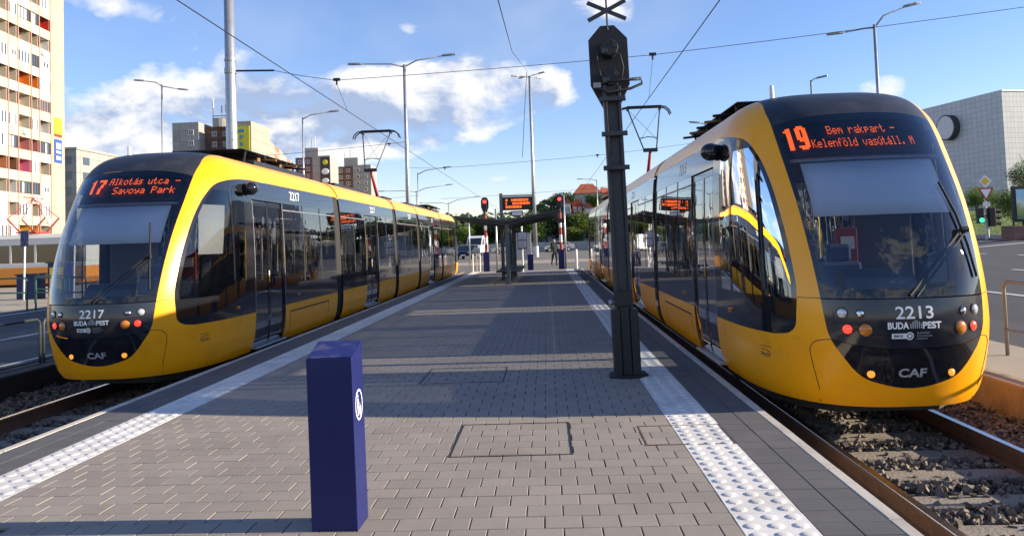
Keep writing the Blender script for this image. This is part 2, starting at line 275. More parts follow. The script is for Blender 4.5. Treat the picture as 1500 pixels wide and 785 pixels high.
# ------------------------------------------------------------------ mesh helpers
def wloc(p):
    v = Vector((0, 0, 0))
    while p: v += p.location; p = p.parent
    return v
def mkobj(name, me, parent=None):
    o = bpy.data.objects.new(name, me); col.objects.link(o)
    if parent: o.parent = parent
    return o
def tag(o, label=None, cat=None, group=None, kind=None):
    for k, v in (('label', label), ('category', cat), ('group', group), ('kind', kind)):
        if v: o[k] = v
    return o
def thing(name, label, cat, loc=(0, 0, 0), group=None, rz=0):
    o = bpy.data.objects.new(name, None); col.objects.link(o); o.location = loc; o.rotation_euler.z = rz; o.empty_display_size = .2
    return tag(o, label, cat, group)
class MB:
    """collects shapes; build() links them as one mesh object"""
    def __init__(s): s.v = []; s.f = []
    def add(s, vs, fs):
        n = len(s.v); s.v += [tuple(p) for p in vs]; s.f += [tuple(i+n for i in f) for f in fs]; return s
    def box(s, x0, x1, y0, y1, z0, z1, ch=0):
        if ch:
            c = ch; vs = []
            for z, d in ((z0, 0), (z1-c, 0), (z1, c)):
                vs += [(x0+d, y0+d, z), (x1-d, y0+d, z), (x1-d, y1-d, z), (x0+d, y1-d, z)]
            fs = [(3, 2, 1, 0), (8, 9, 10, 11)]
            for k in (0, 4):
                for i in range(4): j = (i+1) % 4; fs.append((k+i, k+j, k+4+j, k+4+i))
            return s.add(vs, fs)
        vs = [(x0, y0, z0), (x1, y0, z0), (x1, y1, z0), (x0, y1, z0), (x0, y0, z1), (x1, y0, z1), (x1, y1, z1), (x0, y1, z1)]
        return s.add(vs, [(3, 2, 1, 0), (4, 5, 6, 7), (0, 1, 5, 4), (1, 2, 6, 5), (2, 3, 7, 6), (3, 0, 4, 7)])
    def obox(s, c, size, mx):
        hx, hy, hz = [q/2 for q in size]; c = Vector(c)
        vs = [c + mx @ Vector((x, y, z)) for z in (-hz, hz) for (x, y) in ((-hx, -hy), (hx, -hy), (hx, hy), (-hx, hy))]
        return s.add(vs, [(3, 2, 1, 0), (4, 5, 6, 7), (0, 1, 5, 4), (1, 2, 6, 5), (2, 3, 7, 6), (3, 0, 4, 7)])
    def bar(s, p0, p1, w, h):
        p0 = Vector(p0); p1 = Vector(p1); d = p1-p0; q = d.to_track_quat('Y', 'Z').to_matrix()
        return s.obox((p0+p1)/2, (w, d.length, h), q)
    def cyl(s, p0, p1, r0, r1=None, n=12, cap=True):
        r1 = r0 if r1 is None else r1; p0 = Vector(p0); p1 = Vector(p1); q = (p1-p0).to_track_quat('Z', 'Y').to_matrix(); vs = []
        for p, r in ((p0, r0), (p1, r1)):
            vs += [p + q @ Vector((math.cos(2*PI*i/n)*r, math.sin(2*PI*i/n)*r, 0)) for i in range(n)]
        fs = [(i, (i+1) % n, n+(i+1) % n, n+i) for i in range(n)]
        if cap: fs += [tuple(reversed(range(n))), tuple(range(n, 2*n))]
        return s.add(vs, fs)
    def tube(s, pts, r, n=8, closed=False):
        pts = [Vector(p) for p in pts]; vs = []; fs = []; N_ = len(pts); ref = None
        for i, p in enumerate(pts):
            a = pts[(i-1) % N_] if (closed or i > 0) else p; b = pts[(i+1) % N_] if (closed or i < N_-1) else p
            d = (b-a).normalized()
            if ref is None: ref = d.orthogonal().normalized()
            u = (ref - d*ref.dot(d)).normalized(); ref = u; w = d.cross(u); rr = r[i] if isinstance(r, (list, tuple)) else r
            vs += [p + (u*math.cos(2*PI*k/n) + w*math.sin(2*PI*k/n))*rr for k in range(n)]
        for i in range(N_ if closed else N_-1):
            j = (i+1) % N_
            fs += [(i*n+k, i*n+(k+1) % n, j*n+(k+1) % n, j*n+k) for k in range(n)]
        if not closed: fs += [tuple(reversed(range(n))), tuple(range((N_-1)*n, N_*n))]
        return s.add(vs, fs)
    def ball(s, c, r, nu=12, nv=8):
        rx, ry, rz = r if isinstance(r, (tuple, list)) else (r, r, r); vs = [(c[0], c[1], c[2]-rz)]
        for j in range(1, nv):
            t = -PI/2+PI*j/nv
            vs += [(c[0]+rx*math.cos(t)*math.cos(2*PI*i/nu), c[1]+ry*math.cos(t)*math.sin(2*PI*i/nu), c[2]+rz*math.sin(t)) for i in range(nu)]
        vs.append((c[0], c[1], c[2]+rz)); fs = [(0, 1+(i+1) % nu, 1+i) for i in range(nu)]
        for j in range(nv-2):
            a = 1+j*nu; b = a+nu; fs += [(a+i, a+(i+1) % nu, b+(i+1) % nu, b+i) for i in range(nu)]
        a = 1+(nv-2)*nu; fs += [(a+i, a+(i+1) % nu, len(vs)-1) for i in range(nu)]
        return s.add(vs, fs)
    def prism(s, poly, fn, a, b):
        """poly: 2D outline; fn(u, v, t) -> point; from t=a to t=b"""
        n = len(poly); vs = [fn(u, v, a) for u, v in poly] + [fn(u, v, b) for u, v in poly]
        return s.add(vs, [tuple(reversed(range(n))), tuple(range(n, 2*n))] + [(i, (i+1) % n, n+(i+1) % n, n+i) for i in range(n)])
    def grid(s, fn, us, ws):
        vs = [fn(u, w) for w in ws for u in us]; n = len(us)
        return s.add(vs, [(j*n+i, j*n+i+1, (j+1)*n+i+1, (j+1)*n+i) for j in range(len(ws)-1) for i in range(n-1)])
    def build(s, name, mt, parent=None, smooth=False, local=False, bevel=0, solid=0, seg=2, auto=None):
        off = Vector((0, 0, 0)) if (local or parent is None) else wloc(parent)
        me = bpy.data.meshes.new(name); me.from_pydata([(a-off.x, b-off.y, c-off.z) for a, b, c in s.v], [], s.f); me.validate(); me.update()
        me.materials.append(MATS[mt])
        if smooth: me.polygons.foreach_set('use_smooth', [True]*len(me.polygons))
        o = mkobj(name, me, parent)
        if solid:
            md = o.modifiers.new('shell', 'SOLIDIFY'); md.thickness = abs(solid); md.offset = -1 if solid > 0 else 1
        if bevel:
            md = o.modifiers.new('edge', 'BEVEL'); md.width = bevel; md.segments = seg; md.limit_method = 'ANGLE'; md.angle_limit = R(40); md.harden_normals = False
        return o
def dup(o, parent=None, loc=None, rz=None, deep=True):
    c = o.copy(); col.objects.link(c); c.parent = parent
    if loc is not None: c.location = loc
    if rz is not None: c.rotation_euler.z = rz
    if deep:
        for ch in o.children: dup(ch, c)
    return c
def lin(a, b, n): return [a+(b-a)*i/(n-1) for i in range(n)]
def sstep(a, b, x):
    t = max(0., min(1., (x-a)/(b-a))); return t*t*(3-2*t)
def text_geo(body, bold=0.0, spacing=1.0):
    cu = bpy.data.curves.new('txt', 'FONT'); cu.body = body; cu.size = 1; cu.offset = bold; cu.space_character = spacing; cu.resolution_u = 3; cu.align_x = 'CENTER'
    o = bpy.data.objects.new('txt', cu); col.objects.link(o); bpy.context.view_layer.update()
    me = bpy.data.meshes.new_from_object(o.evaluated_get(bpy.context.evaluated_depsgraph_get()))
    vs = [tuple(v.co) for v in me.vertices]; fs = [tuple(p.vertices) for p in me.polygons]
    bpy.data.objects.remove(o); bpy.data.meshes.remove(me)
    return vs, fs
TXT = {}
def text(mb, body, fn, width=None, height=None, bold=0.0):
    """lay lettering through fn(u, v); scaled to a width and/or capital height"""
    k = (body, bold)
    if k not in TXT: TXT[k] = text_geo(body, bold)
    vs, fs = TXT[k]
    x0 = min(v[0] for v in vs); x1 = max(v[0] for v in vs); y0 = min(v[1] for v in vs); y1 = max(v[1] for v in vs)
    sy = height/(y1-y0) if height else width/(x1-x0); sx = width/(x1-x0) if width else sy
    mb.add([fn((v[0]-(x0+x1)/2)*sx, (v[1]-(y0+y1)/2)*sy) for v in vs], fs)

# ------------------------------------------------------------------ terrain
PLAT_END = 44.2
def gz(x, y):
    if x >= 0: b = -.20 + .06*max(0, min(x, 27)-8) + .086*max(0, min(x, 95)-27)
    else: b = -.30 + .28*sstep(-13, -19, x)
    far = sstep(44, 56, y)
    nb = b if x > 12 else b*(1-far) + (-.04)*far
    nb += .0016*max(0, y-70)*(1 if x < 20 else 0)
    hill = 6.0*sstep(130, 330, y)*(1-.75*sstep(30, 130, x))*(.75+.25*math.sin(x*.013+1)) + 6.5*sstep(150, 215, y)*sstep(-8, 8, x)*(1-sstep(24, 50, x))
    return nb + hill
xs = [-900, -500, -300, -200, -150, -120, -100, -80, -65, -50, -40, -32, -26, -22, -19, -17, -15, -13, -11, -9.6, -8.72, -8.70, -6, -3, 0, 3, 5.44, 5.46, 7, 8.5, 10, 12, 15, 18, 22, 25, 27, 31, 36, 42, 50, 58, 66, 75, 85, 95, 110, 140, 200, 300, 500, 900]
ys = [-60, -30, -15, -5, 2, 6, 10, 14, 18, 22, 26, 30, 34, 38, 42, 45.98, 46.0, 48, 50, 52, 54, 57, 60, 66, 74, 85, 100, 115, 130, 150, 170, 190, 210, 230, 260, 300, 340, 400, 500, 700, 1200, 2500]
def ground_z(x, y): return -.9 if (-8.71 < x < 5.45 and y < 45.99) else gz(x, y)
b = MB(); b.grid(lambda u, w: (u, w, ground_z(u, w)), xs, ys)
tag(b.build('ground', 'ground', smooth=False), kind='structure')
def sheet(name, mt, x0, x1, y0, y1, dz, nx=8, ny=40, fn=None):
    b = MB(); b.grid(lambda u, w: (u, w, (fn or gz)(u, w)+dz), lin(x0, x1, nx), lin(y0, y1, ny))
    return tag(b.build(name, mt), kind='structure')
def xl(a, b_): return [a] + [x for x in xs if a < x < b_] + [b_]
def yl(a, b_): return [a] + [y for y in ys if a < y < b_] + [b_]
def drape(name, mt, x0, x1, y0, y1, dz, kind='structure', parent=None):
    b = MB(); b.grid(lambda u, w: (u, w, ground_z(u, w)+dz), xl(x0, x1), yl(y0, y1)); o = b.build(name, mt, parent)
    return tag(o, kind=kind) if kind else o
road_l = drape('road', 'asphalt', -17.2, -9.4, -40, 46.0, .012)
road_r = drape('road', 'asphalt', 7.0, 25.2, -40, 120, .012)
drape('crossing_road', 'crossing_surface', -60, 6.99, 46.4, 57, .012)
drape('far_road', 'crossing_surface', -60, 6.99, 66, 112, .012)
drape('pavement', 'pavement', -60, -17.25, 5, 46, .02)
drape('pavement', 'pavement', 5.47, 6.95, -20, 46, .03)
drape('pavement', 'pavement', -60, 6.95, 57.05, 65.9, .03)
drape('lawn', 'lawn', 25.7, 95, 20, 130, .03)
b = MB(); b.box(25.25, 25.65, 10, 120, .5, 1.09); tag(b.build('kerb', 'concrete'), kind='structure')
# lane markings
def stripe(parent, x0, x1, y0, y1):
    b = MB(); b.grid(lambda u, w: (u, w, gz(u, w)+.020), [x0, x1], lin(y0, y1, max(2, int((y1-y0)/2)+1))); return b.build('lane_marking', 'road_paint', parent)
stripe(road_r, 10.85, 11.0, 8, 44)
for k in range(9): stripe(road_r, 14.6, 14.75, 12+k*5.2, 15+k*5.2)
for k in range(6): stripe(road_r, 18.3, 18.45, 18+k*5.2, 21+k*5.2)
for k in range(7): stripe(road_r, 12+k*1.5, 12.6+k*1.5, 46, 49.5)
stripe(road_r, 11.2, 24.8, 38.6, 39.1)
stripe(road_l, -10.0, -9.88, 4, 45)
for k in range(9): stripe(road_l, -13.2, -13.07, 9+k*4.6, 11.6+k*4.6)
stripe(road_l, -16.9, -16.78, 4, 45)
for o in (road_l, road_r):
    for c in o.children: c.location = (0, 0, 0)

# ------------------------------------------------------------------ platform
CXL, CXR = -4.80, 1.97                                    # outer faces of the two kerbs
SL0, SL1, SR0, SR1 = -4.235, -3.80, 1.03, 1.445           # white tactile strips
b = MB(); b.box(CXL+.03, CXR-.03, -1.5, PLAT_END, -.8, -.020)
plat = tag(b.build('platform', 'joint_sand'), 'grey block-paved tram platform between the two tracks', kind='structure')
def piece_mesh(name, mt, sx, sy, sz, ch):
    b = MB(); b.box(-sx/2, sx/2, -sy/2, sy/2, -sz, 0, ch); me = bpy.data.meshes.new(name); me.from_pydata(b.v, [], b.f); me.materials.append(MATS[mt]); return me
def put(name, me, x, y, z=0, parent=plat, tilt=.002):
    o = mkobj(name, me, parent); o.location = (x, y, z+random.uniform(-.0012, .0012)); o.rotation_euler = (random.gauss(0, tilt), random.gauss(0, tilt), random.gauss(0, .003)); return o
def in_view(x, y, z=0.):
    p = Vector((x, y, z-CAM_H)); f = p.dot(fwd)
    if f < .2: return False
    u = 750+1144*p.dot(right)/f; v = 300-1144*p.dot(up)/f
    return -20 < u < 1520 and -20 < v < 800
PW, PD, J = .2195, .1965, .007
me_p = piece_mesh('paver', 'paver', PW-J, PD-J, .06, .003)
rest = MB(); cells = []
y = 3.4; row = 0
while y < PLAT_END-.05:
    n = int((SR0-SL1)/PW)+2; offx = (row % 2)*PW/2
    for i in range(n):
        x0 = max(SL1+.003, SL1-offx+i*PW+J/2); x1 = min(SR0-.003, SL1-offx+(i+1)*PW-J/2)
        if x1-x0 > .02: cells.append((x0, x1, y, y+PD-J, abs((x1-x0)-(PW-J)) < .002))
    y += PD; row += 1
cnt = 0
for (x0, x1, y0, y1, full) in cells:
    cx, cy = (x0+x1)/2, (y0+y1)/2
    if full and cnt < 300 and in_view(cx, cy): put('paver', me_p, cx, cy); cnt += 1
    elif in_view(cx, cy) or cy < 4.6:
        dz = random.uniform(-.0012, .0012); rest.box(x0, x1, y0, y1, -.03+dz, dz, .003)
tag(rest.build('paving_field', 'paver', plat), kind='stuff')
# darker edge blocks, two columns on each side
cnt = 0; me_e = {}; rest = MB()
y = 3.4
while y < PLAT_END-.05:
    for (a0, a1) in ((CXL+.085, SL0), (SR1, CXR-.085)):
        w = (a1-a0)/2
        for k in range(2):
            cx = a0+w*(k+.5); sy = PD-.0045
            key = round(w, 4)
            if key not in me_e: me_e[key] = piece_mesh('edge_paver', 'edge_paver', w-.006, sy, .06, .002)
            if cnt < 280 and in_view(cx, y+PD/2): put('edge_paver', me_e[key], cx, y+PD/2, tilt=.001); cnt += 1
            else: rest.box(cx-w/2+.003, cx+w/2-.003, y, y+sy, -.03, random.uniform(-.001, .001), .002)
    y += PD
tag(rest.build('edge_paving_field', 'edge_paver', plat), kind='stuff')
# tactile slabs: 3 x 3 studs each
def tactile_mesh(w, d):
    b = MB(); b.box(-w/2, w/2, -d/2, d/2, -.06, 0, .002)
    for i in range(3):
        for j in range(3):
            cx = -w/2+w*(i+.5)/3; cy = -d/2+d*(j+.5)/3; rings = ((.045, .0), (.040, .0045), (.031, .0075), (.014, .009)); n = 12; vs = []
            for r_, h in rings: vs += [(cx+r_*math.cos(2*PI*k/n), cy+r_*math.sin(2*PI*k/n), h) for k in range(n)]
            fs = [(q*n+k, q*n+(k+1) % n, (q+1)*n+(k+1) % n, (q+1)*n+k) for q in range(3) for k in range(n)] + [tuple(range(3*n, 4*n))]
            b.add(vs, fs)
    me = bpy.data.meshes.new('tactile_slab'); me.from_pydata(b.v, [], b.f); me.materials.append(MATS['tactile']); return me
for (a0, a1) in ((SL0, SL1), (SR0, SR1)):
    w = a1-a0; me_t = tactile_mesh(w-.004, w-.004); y = 3.5
    while y < PLAT_END-.2: put('tactile_slab', me_t, (a0+a1)/2, y+w/2, tilt=.001); y += w
me_c = piece_mesh('kerb_stone', 'curb', .083, .992, .45, .006)
for cx in (CXL+.0415, CXR-.0415):
    for k in range(41): put('kerb_stone', me_c, cx, 3.6+k+.5, .003, tilt=.0008)
# brick-filled access covers (steel frames flush with the paving)
def cover(x0, x1, y0, y1, label, w=.014, mt='rail_rust'):
    t = thing('access_cover', label, 'access cover', ((x0+x1)/2, (y0+y1)/2, 0), 'access covers in the platform paving')
    for (a, b_, c, d) in ((x0, x1, y0, y0+w), (x0, x1, y1-w, y1), (x0, x0+w, y0+w, y1-w), (x1-w, x1, y0+w, y1-w)):
        q = MB(); q.box(a, b_, c, d, -.03, .0035); q.build('frame_bar', mt, t)
cover(-.815, .148, 6.10, 7.17, 'large access cover filled with pavers on the sunlit paving', .013, 'rubber')
cover(-1.575, -.565, 9.31, 10.40, 'large access cover in the tram shadow beside the blue bin', .013, 'rubber')
cover(.735, 1.445, 6.31, 6.955, 'small rusty access cover reaching across the white tactile strip', .012)

# ------------------------------------------------------------------ tracks
RZ = -.33                                               # rail head level
TRACKS = {'right': 3.34, 'left': -6.1}
def rail_mesh(x, y0, y1, parent_name, label):
    t = thing('rail', label, 'rail', (x, y0, RZ), 'tram rails')
    prof = [(-.075, -.17), (.075, -.17), (.075, -.158), (.010, -.145), (.010, -.045), (.036, -.034), (.036, -.003), (-.036, -.003), (-.036, -.034), (-.010, -.045), (-.010, -.145), (-.075, -.158)]
    b = MB(); b.prism(prof, lambda u, v, q: (x+u, q, RZ+v), y0, y1); b.build('rail_body', 'rail_rust', t)
    b = MB(); b.prism([(-.035, -.002), (.035, -.002), (.031, .004), (-.031, .004)], lambda u, v, q: (x+u, q, RZ+v), y0, y1); b.build('rail_head', 'rail_top', t)
for nm, cx in TRACKS.items():
    for sx, wd in ((-1, 'beside the platform kerb' if nm == 'right' else 'on the road side'), (1, 'on the road side' if nm == 'right' else 'beside the platform kerb')):
        rail_mesh(cx+sx*.752, 1.0, 46, nm, 'rusty running rail of tram %s track, %s' % ('2213\'s' if nm == 'right' else '2217\'s', wd))
    x0, x1 = (CXR-.04, 5.44) if nm == 'right' else (-8.70, CXL+.04)
    rng = random.Random(5); b = MB()
    b.grid(lambda u, w: (u, w, -.555+rng.uniform(-.03, .03)), lin(x0, x1, 24), [1+.2*i for i in range(60)] + [13.2+i*1.2 for i in range(28)])
    tag(b.build('track_bed', 'ballast_base'), kind='structure')
    sl = None; k = 0
    for i in range(26):
        yy = 3.1+i*.66
        if sl is None:
            b = MB(); b.box(-1.2, 1.2, -.13, .13, -.16, 0, .012); sl = b.build('sleeper', 'sleeper'); o = sl
            tag(o, 'concrete sleeper of the right track bedded in ballast' if nm == 'right' else 'concrete sleeper of the left track bedded in shaded ballast', 'sleeper', 'sleepers of the %s track' % nm)
        else: o = dup(sl)
        o.location = (cx+rng.uniform(-.02, .02), yy, RZ-.172+rng.uniform(-.008, .008)); o.rotation_euler.z = rng.gauss(0, .008)
    # ballast stones
    b = MB(); cub = [Vector((x, y, z)) for z in (-1, 1) for x, y in ((-1, -1), (1, -1), (1, 1), (-1, 1))]
    cuf = [(3, 2, 1, 0), (4, 5, 6, 7), (0, 1, 5, 4), (1, 2, 6, 5), (2, 3, 7, 6), (3, 0, 4, 7)]
    for i in range(13000):
        x = rng.uniform(x0+.03, x1-.03); yy = 3.6+rng.random()**1.15*9.5
        ins = abs((yy-3.1) % .66 - .33) > .33-.135
        if ins and abs(x-cx) < 1.15 and rng.random() < .72: continue
        if abs(abs(x-cx)-.752) < .075: continue
        r_ = rng.uniform(.011, .027); s3 = Vector((rng.uniform(.7, 1.3), rng.uniform(.7, 1.3), rng.uniform(.55, .95)))*r_
        rot = Matrix.Rotation(rng.uniform(0, 6.3), 3, 'Z') @ Matrix.Rotation(rng.uniform(-1.2, 1.2), 3, 'X') @ Matrix.Rotation(rng.uniform(-1, 1), 3, 'Y')
        c = Vector((x, yy, RZ-.182+rng.uniform(-.04, .02)))
        b.add([c + rot @ Vector([q*s*(1+rng.uniform(-.5, .35)) for q, s in zip(v, s3)]) for v in cub], cuf)
    tag(b.build('ballast', 'ballast'), 'loose grey ballast stones between the rails', 'ballast', kind='stuff')
# kerb walls on the far side of each track
for k in range(14):
    b = MB(); b.box(5.17, 5.46, 2+k*3.0, 2+k*3.0+2.985, -.8, -.14, .02); o = b.build('kerb_block', 'concrete_brown'); tag(o, 'brown concrete edging block beside the right hand track', 'kerb block', 'edging blocks beside the right track')
    b = MB(); b.box(-8.74, -8.42, 2+k*3.0, 2+k*3.0+2.985, -.8, -.16, .02); o = b.build('kerb_block', 'underframe'); tag(o, 'concrete edging block coloured dark as shaded, beside the left hand track', 'kerb block', 'edging blocks beside the left track')  # near-black colour paints the tram's shade onto this concrete

# ------------------------------------------------------------------ trams
def lerp_tab(tab):
    xs=[a for a,_ in tab]; ys=[b for _,b in tab]
    n=len(xs)
    # monotone-ish cubic (Catmull-Rom hermite w/ finite diff)
    m=[]
    for i in range(n):
        if i==0: m.append((ys[1]-ys[0])/(xs[1]-xs[0]))
        elif i==n-1: m.append((ys[-1]-ys[-2])/(xs[-1]-xs[-2]))
        else:
            a=(ys[i]-ys[i-1])/(xs[i]-xs[i-1]); b=(ys[i+1]-ys[i])/(xs[i+1]-xs[i])
            m.append(0 if a*b<=0 else 2*a*b/(a+b))
    def f(x):
        if x<=xs[0]: return ys[0]
        if x>=xs[-1]: return ys[-1]
        i=bisect.bisect_right(xs,x)-1; h=xs[i+1]-xs[i]; t=(x-xs[i])/h
        return (2*t**3-3*t*t+1)*ys[i]+(t**3-2*t*t+t)*h*m[i]+(-2*t**3+3*t*t)*ys[i+1]+(t**3-t*t)*h*m[i+1]
    return f
ZT=3.62
W=lerp_tab([(.28,1.10),(.42,1.17),(.65,1.215),(.95,1.23),(1.6,1.23),(2.3,1.215),(2.8,1.19),(3.15,1.15),(3.32,1.08),(3.46,.96),(3.55,.78),(3.6,.5),(3.62,.2)])
CN=lerp_tab([(.28,.30),(.38,.235),(.5,.19),(.65,.14),(.93,.055),(1.1,.03),(1.33,.05),(1.62,.125),(2.17,.36),(2.79,.78),(3.1,1.02),(3.3,1.24),(3.45,1.47),(3.54,1.72),(3.59,1.98),(3.62,2.2)])
LEND=2.45; NE=2.75
def S(th,z):  # th 0 centre .. pi/2 side; returns |x|,y
    c=CN(z); w=W(z); L=LEND-c
    return w*math.sin(th)**(2/NE), c+L*(1-max(0,math.cos(th))**(2/NE))
def th_x(x,z): return math.asin(min(1,(max(0,x)/W(z)))**(NE/2))
def th_y(y,z):
    c=CN(z); L=LEND-c; q=max(0,min(1,1-(y-c)/L)); return math.acos(q**(NE/2))
BX = lerp_tab([(.488, 0), (.496, .10), (.516, .20), (.575, .385), (.634, .47), (.8, .60), (.92, .675), (1.05, .72), (1.33, .75), (1.9, .785), (2.5, .815), (3.1, .838), (3.3, .835), (3.46, .80), (3.56, .775)])
YP = lerp_tab([(.955, .80), (.975, .64), (1.02, .55), (1.09, .51), (1.34, .50), (1.75, .61), (2.28, .87), (2.67, 1.15), (2.95, 1.44), (3.04, 1.6), (3.10, 1.85), (3.14, 2.2), (3.165, 2.68)])
ZB, ZS, ZR, ZW0, ZW1 = .30, .955, 3.165, 1.34, 2.84       # skirt bottom, band bottom, roof line, window sill and head
DOOR0, DOOR1, TLEN = 2.68, 4.18, 34.4
GAPS = [8.05, 15.1, 19.7, 26.35]
ZI = 3.55                                                  # where the yellow roof shoulder meets the dark roof
def thn(th, z, off):
    x, y = S(th, z)
    if off:
        e = 1e-3; x1, y1 = S(max(0, th-e), z); x2, y2 = S(min(PI/2, th+e), z); d = math.hypot(x2-x1, y2-y1) or 1
        x += off*(y2-y1)/d; y -= off*(x2-x1)/d
    return x, y
def side_pt(sg, y, z, off=0):
    if y >= LEND: return (sg*(W(z)+off), y, z)
    a, b_ = thn(th_y(max(y, CN(z)), z), z, off); return (sg*a, b_, z)
def front_pt(x, z, off=0):
    a, b_ = thn(th_x(abs(x), z), z, off); return (math.copysign(a, x), b_, z)
FONT = {'A': (14, 17, 17, 31, 17, 17, 17), 'l': (12, 4, 4, 4, 4, 4, 14), 'k': (16, 16, 18, 20, 24, 20, 18), 'o': (0, 0, 14, 17, 17, 17, 14), 't': (8, 8, 28, 8, 8, 9, 6), 'á': (2, 4, 14, 1, 15, 17, 15), 'a': (0, 0, 14, 1, 15, 17, 15), 's': (0, 0, 15, 16, 14, 1, 30), 'u': (0, 0, 17, 17, 17, 19, 13), 'c': (0, 0, 14, 16, 16, 17, 14), '-': (0, 0, 0, 31, 0, 0, 0), 'S': (15, 16, 16, 14, 1, 1, 30), 'v': (0, 0, 17, 17, 17, 10, 4), 'y': (0, 0, 17, 17, 15, 1, 14), 'P': (30, 17, 17, 30, 16, 16, 16), 'r': (0, 0, 22, 25, 16, 16, 16), 'B': (30, 17, 17, 30, 17, 17, 30), 'e': (0, 0, 14, 17, 31, 16, 14), 'm': (0, 0, 26, 21, 21, 17, 17), 'p': (0, 0, 30, 17, 30, 16, 16), 'K': (17, 18, 20, 24, 20, 18, 17), 'n': (0, 0, 22, 25, 17, 17, 17), 'f': (6, 9, 8, 28, 8, 8, 8), 'ö': (10, 0, 14, 17, 17, 17, 14), 'd': (1, 1, 13, 19, 17, 17, 15), 'ú': (2, 4, 17, 17, 17, 19, 13), '.': (0, 0, 0, 0, 0, 12, 12), 'M': (17, 27, 21, 21, 17, 17, 17), ' ': (0,)*7,
        '1': (4, 12, 28, 12, 12, 12, 12, 12, 12, 12, 12, 12), '7': (31, 31, 3, 3, 6, 6, 6, 12, 12, 12, 12, 12), '9': (14, 31, 27, 27, 27, 27, 31, 15, 3, 3, 31, 14)}
def led_text(mb, s, x0, x1, zc, h, fat=.86, rows=7, adv=6):
    n = len(s)*adv-1; px = (x1-x0)/n; pz = h/(rows-1)
    for i, ch in enumerate(s):
        for r_, bits in enumerate(FONT[ch]):
            for c in range(5):
                if bits >> (4-c) & 1:
                    cx = x0+(i*adv+c+.5)*px; cz = zc+h/2-r_*pz; a = px*fat*.50; q = pz*fat*.43
                    mb.add([front_pt(cx-a, cz-q, -.018), front_pt(cx+a, cz-q, -.018), front_pt(cx+a, cz+q, -.018), front_pt(cx-a, cz+q, -.018)], [(0, 1, 2, 3)])
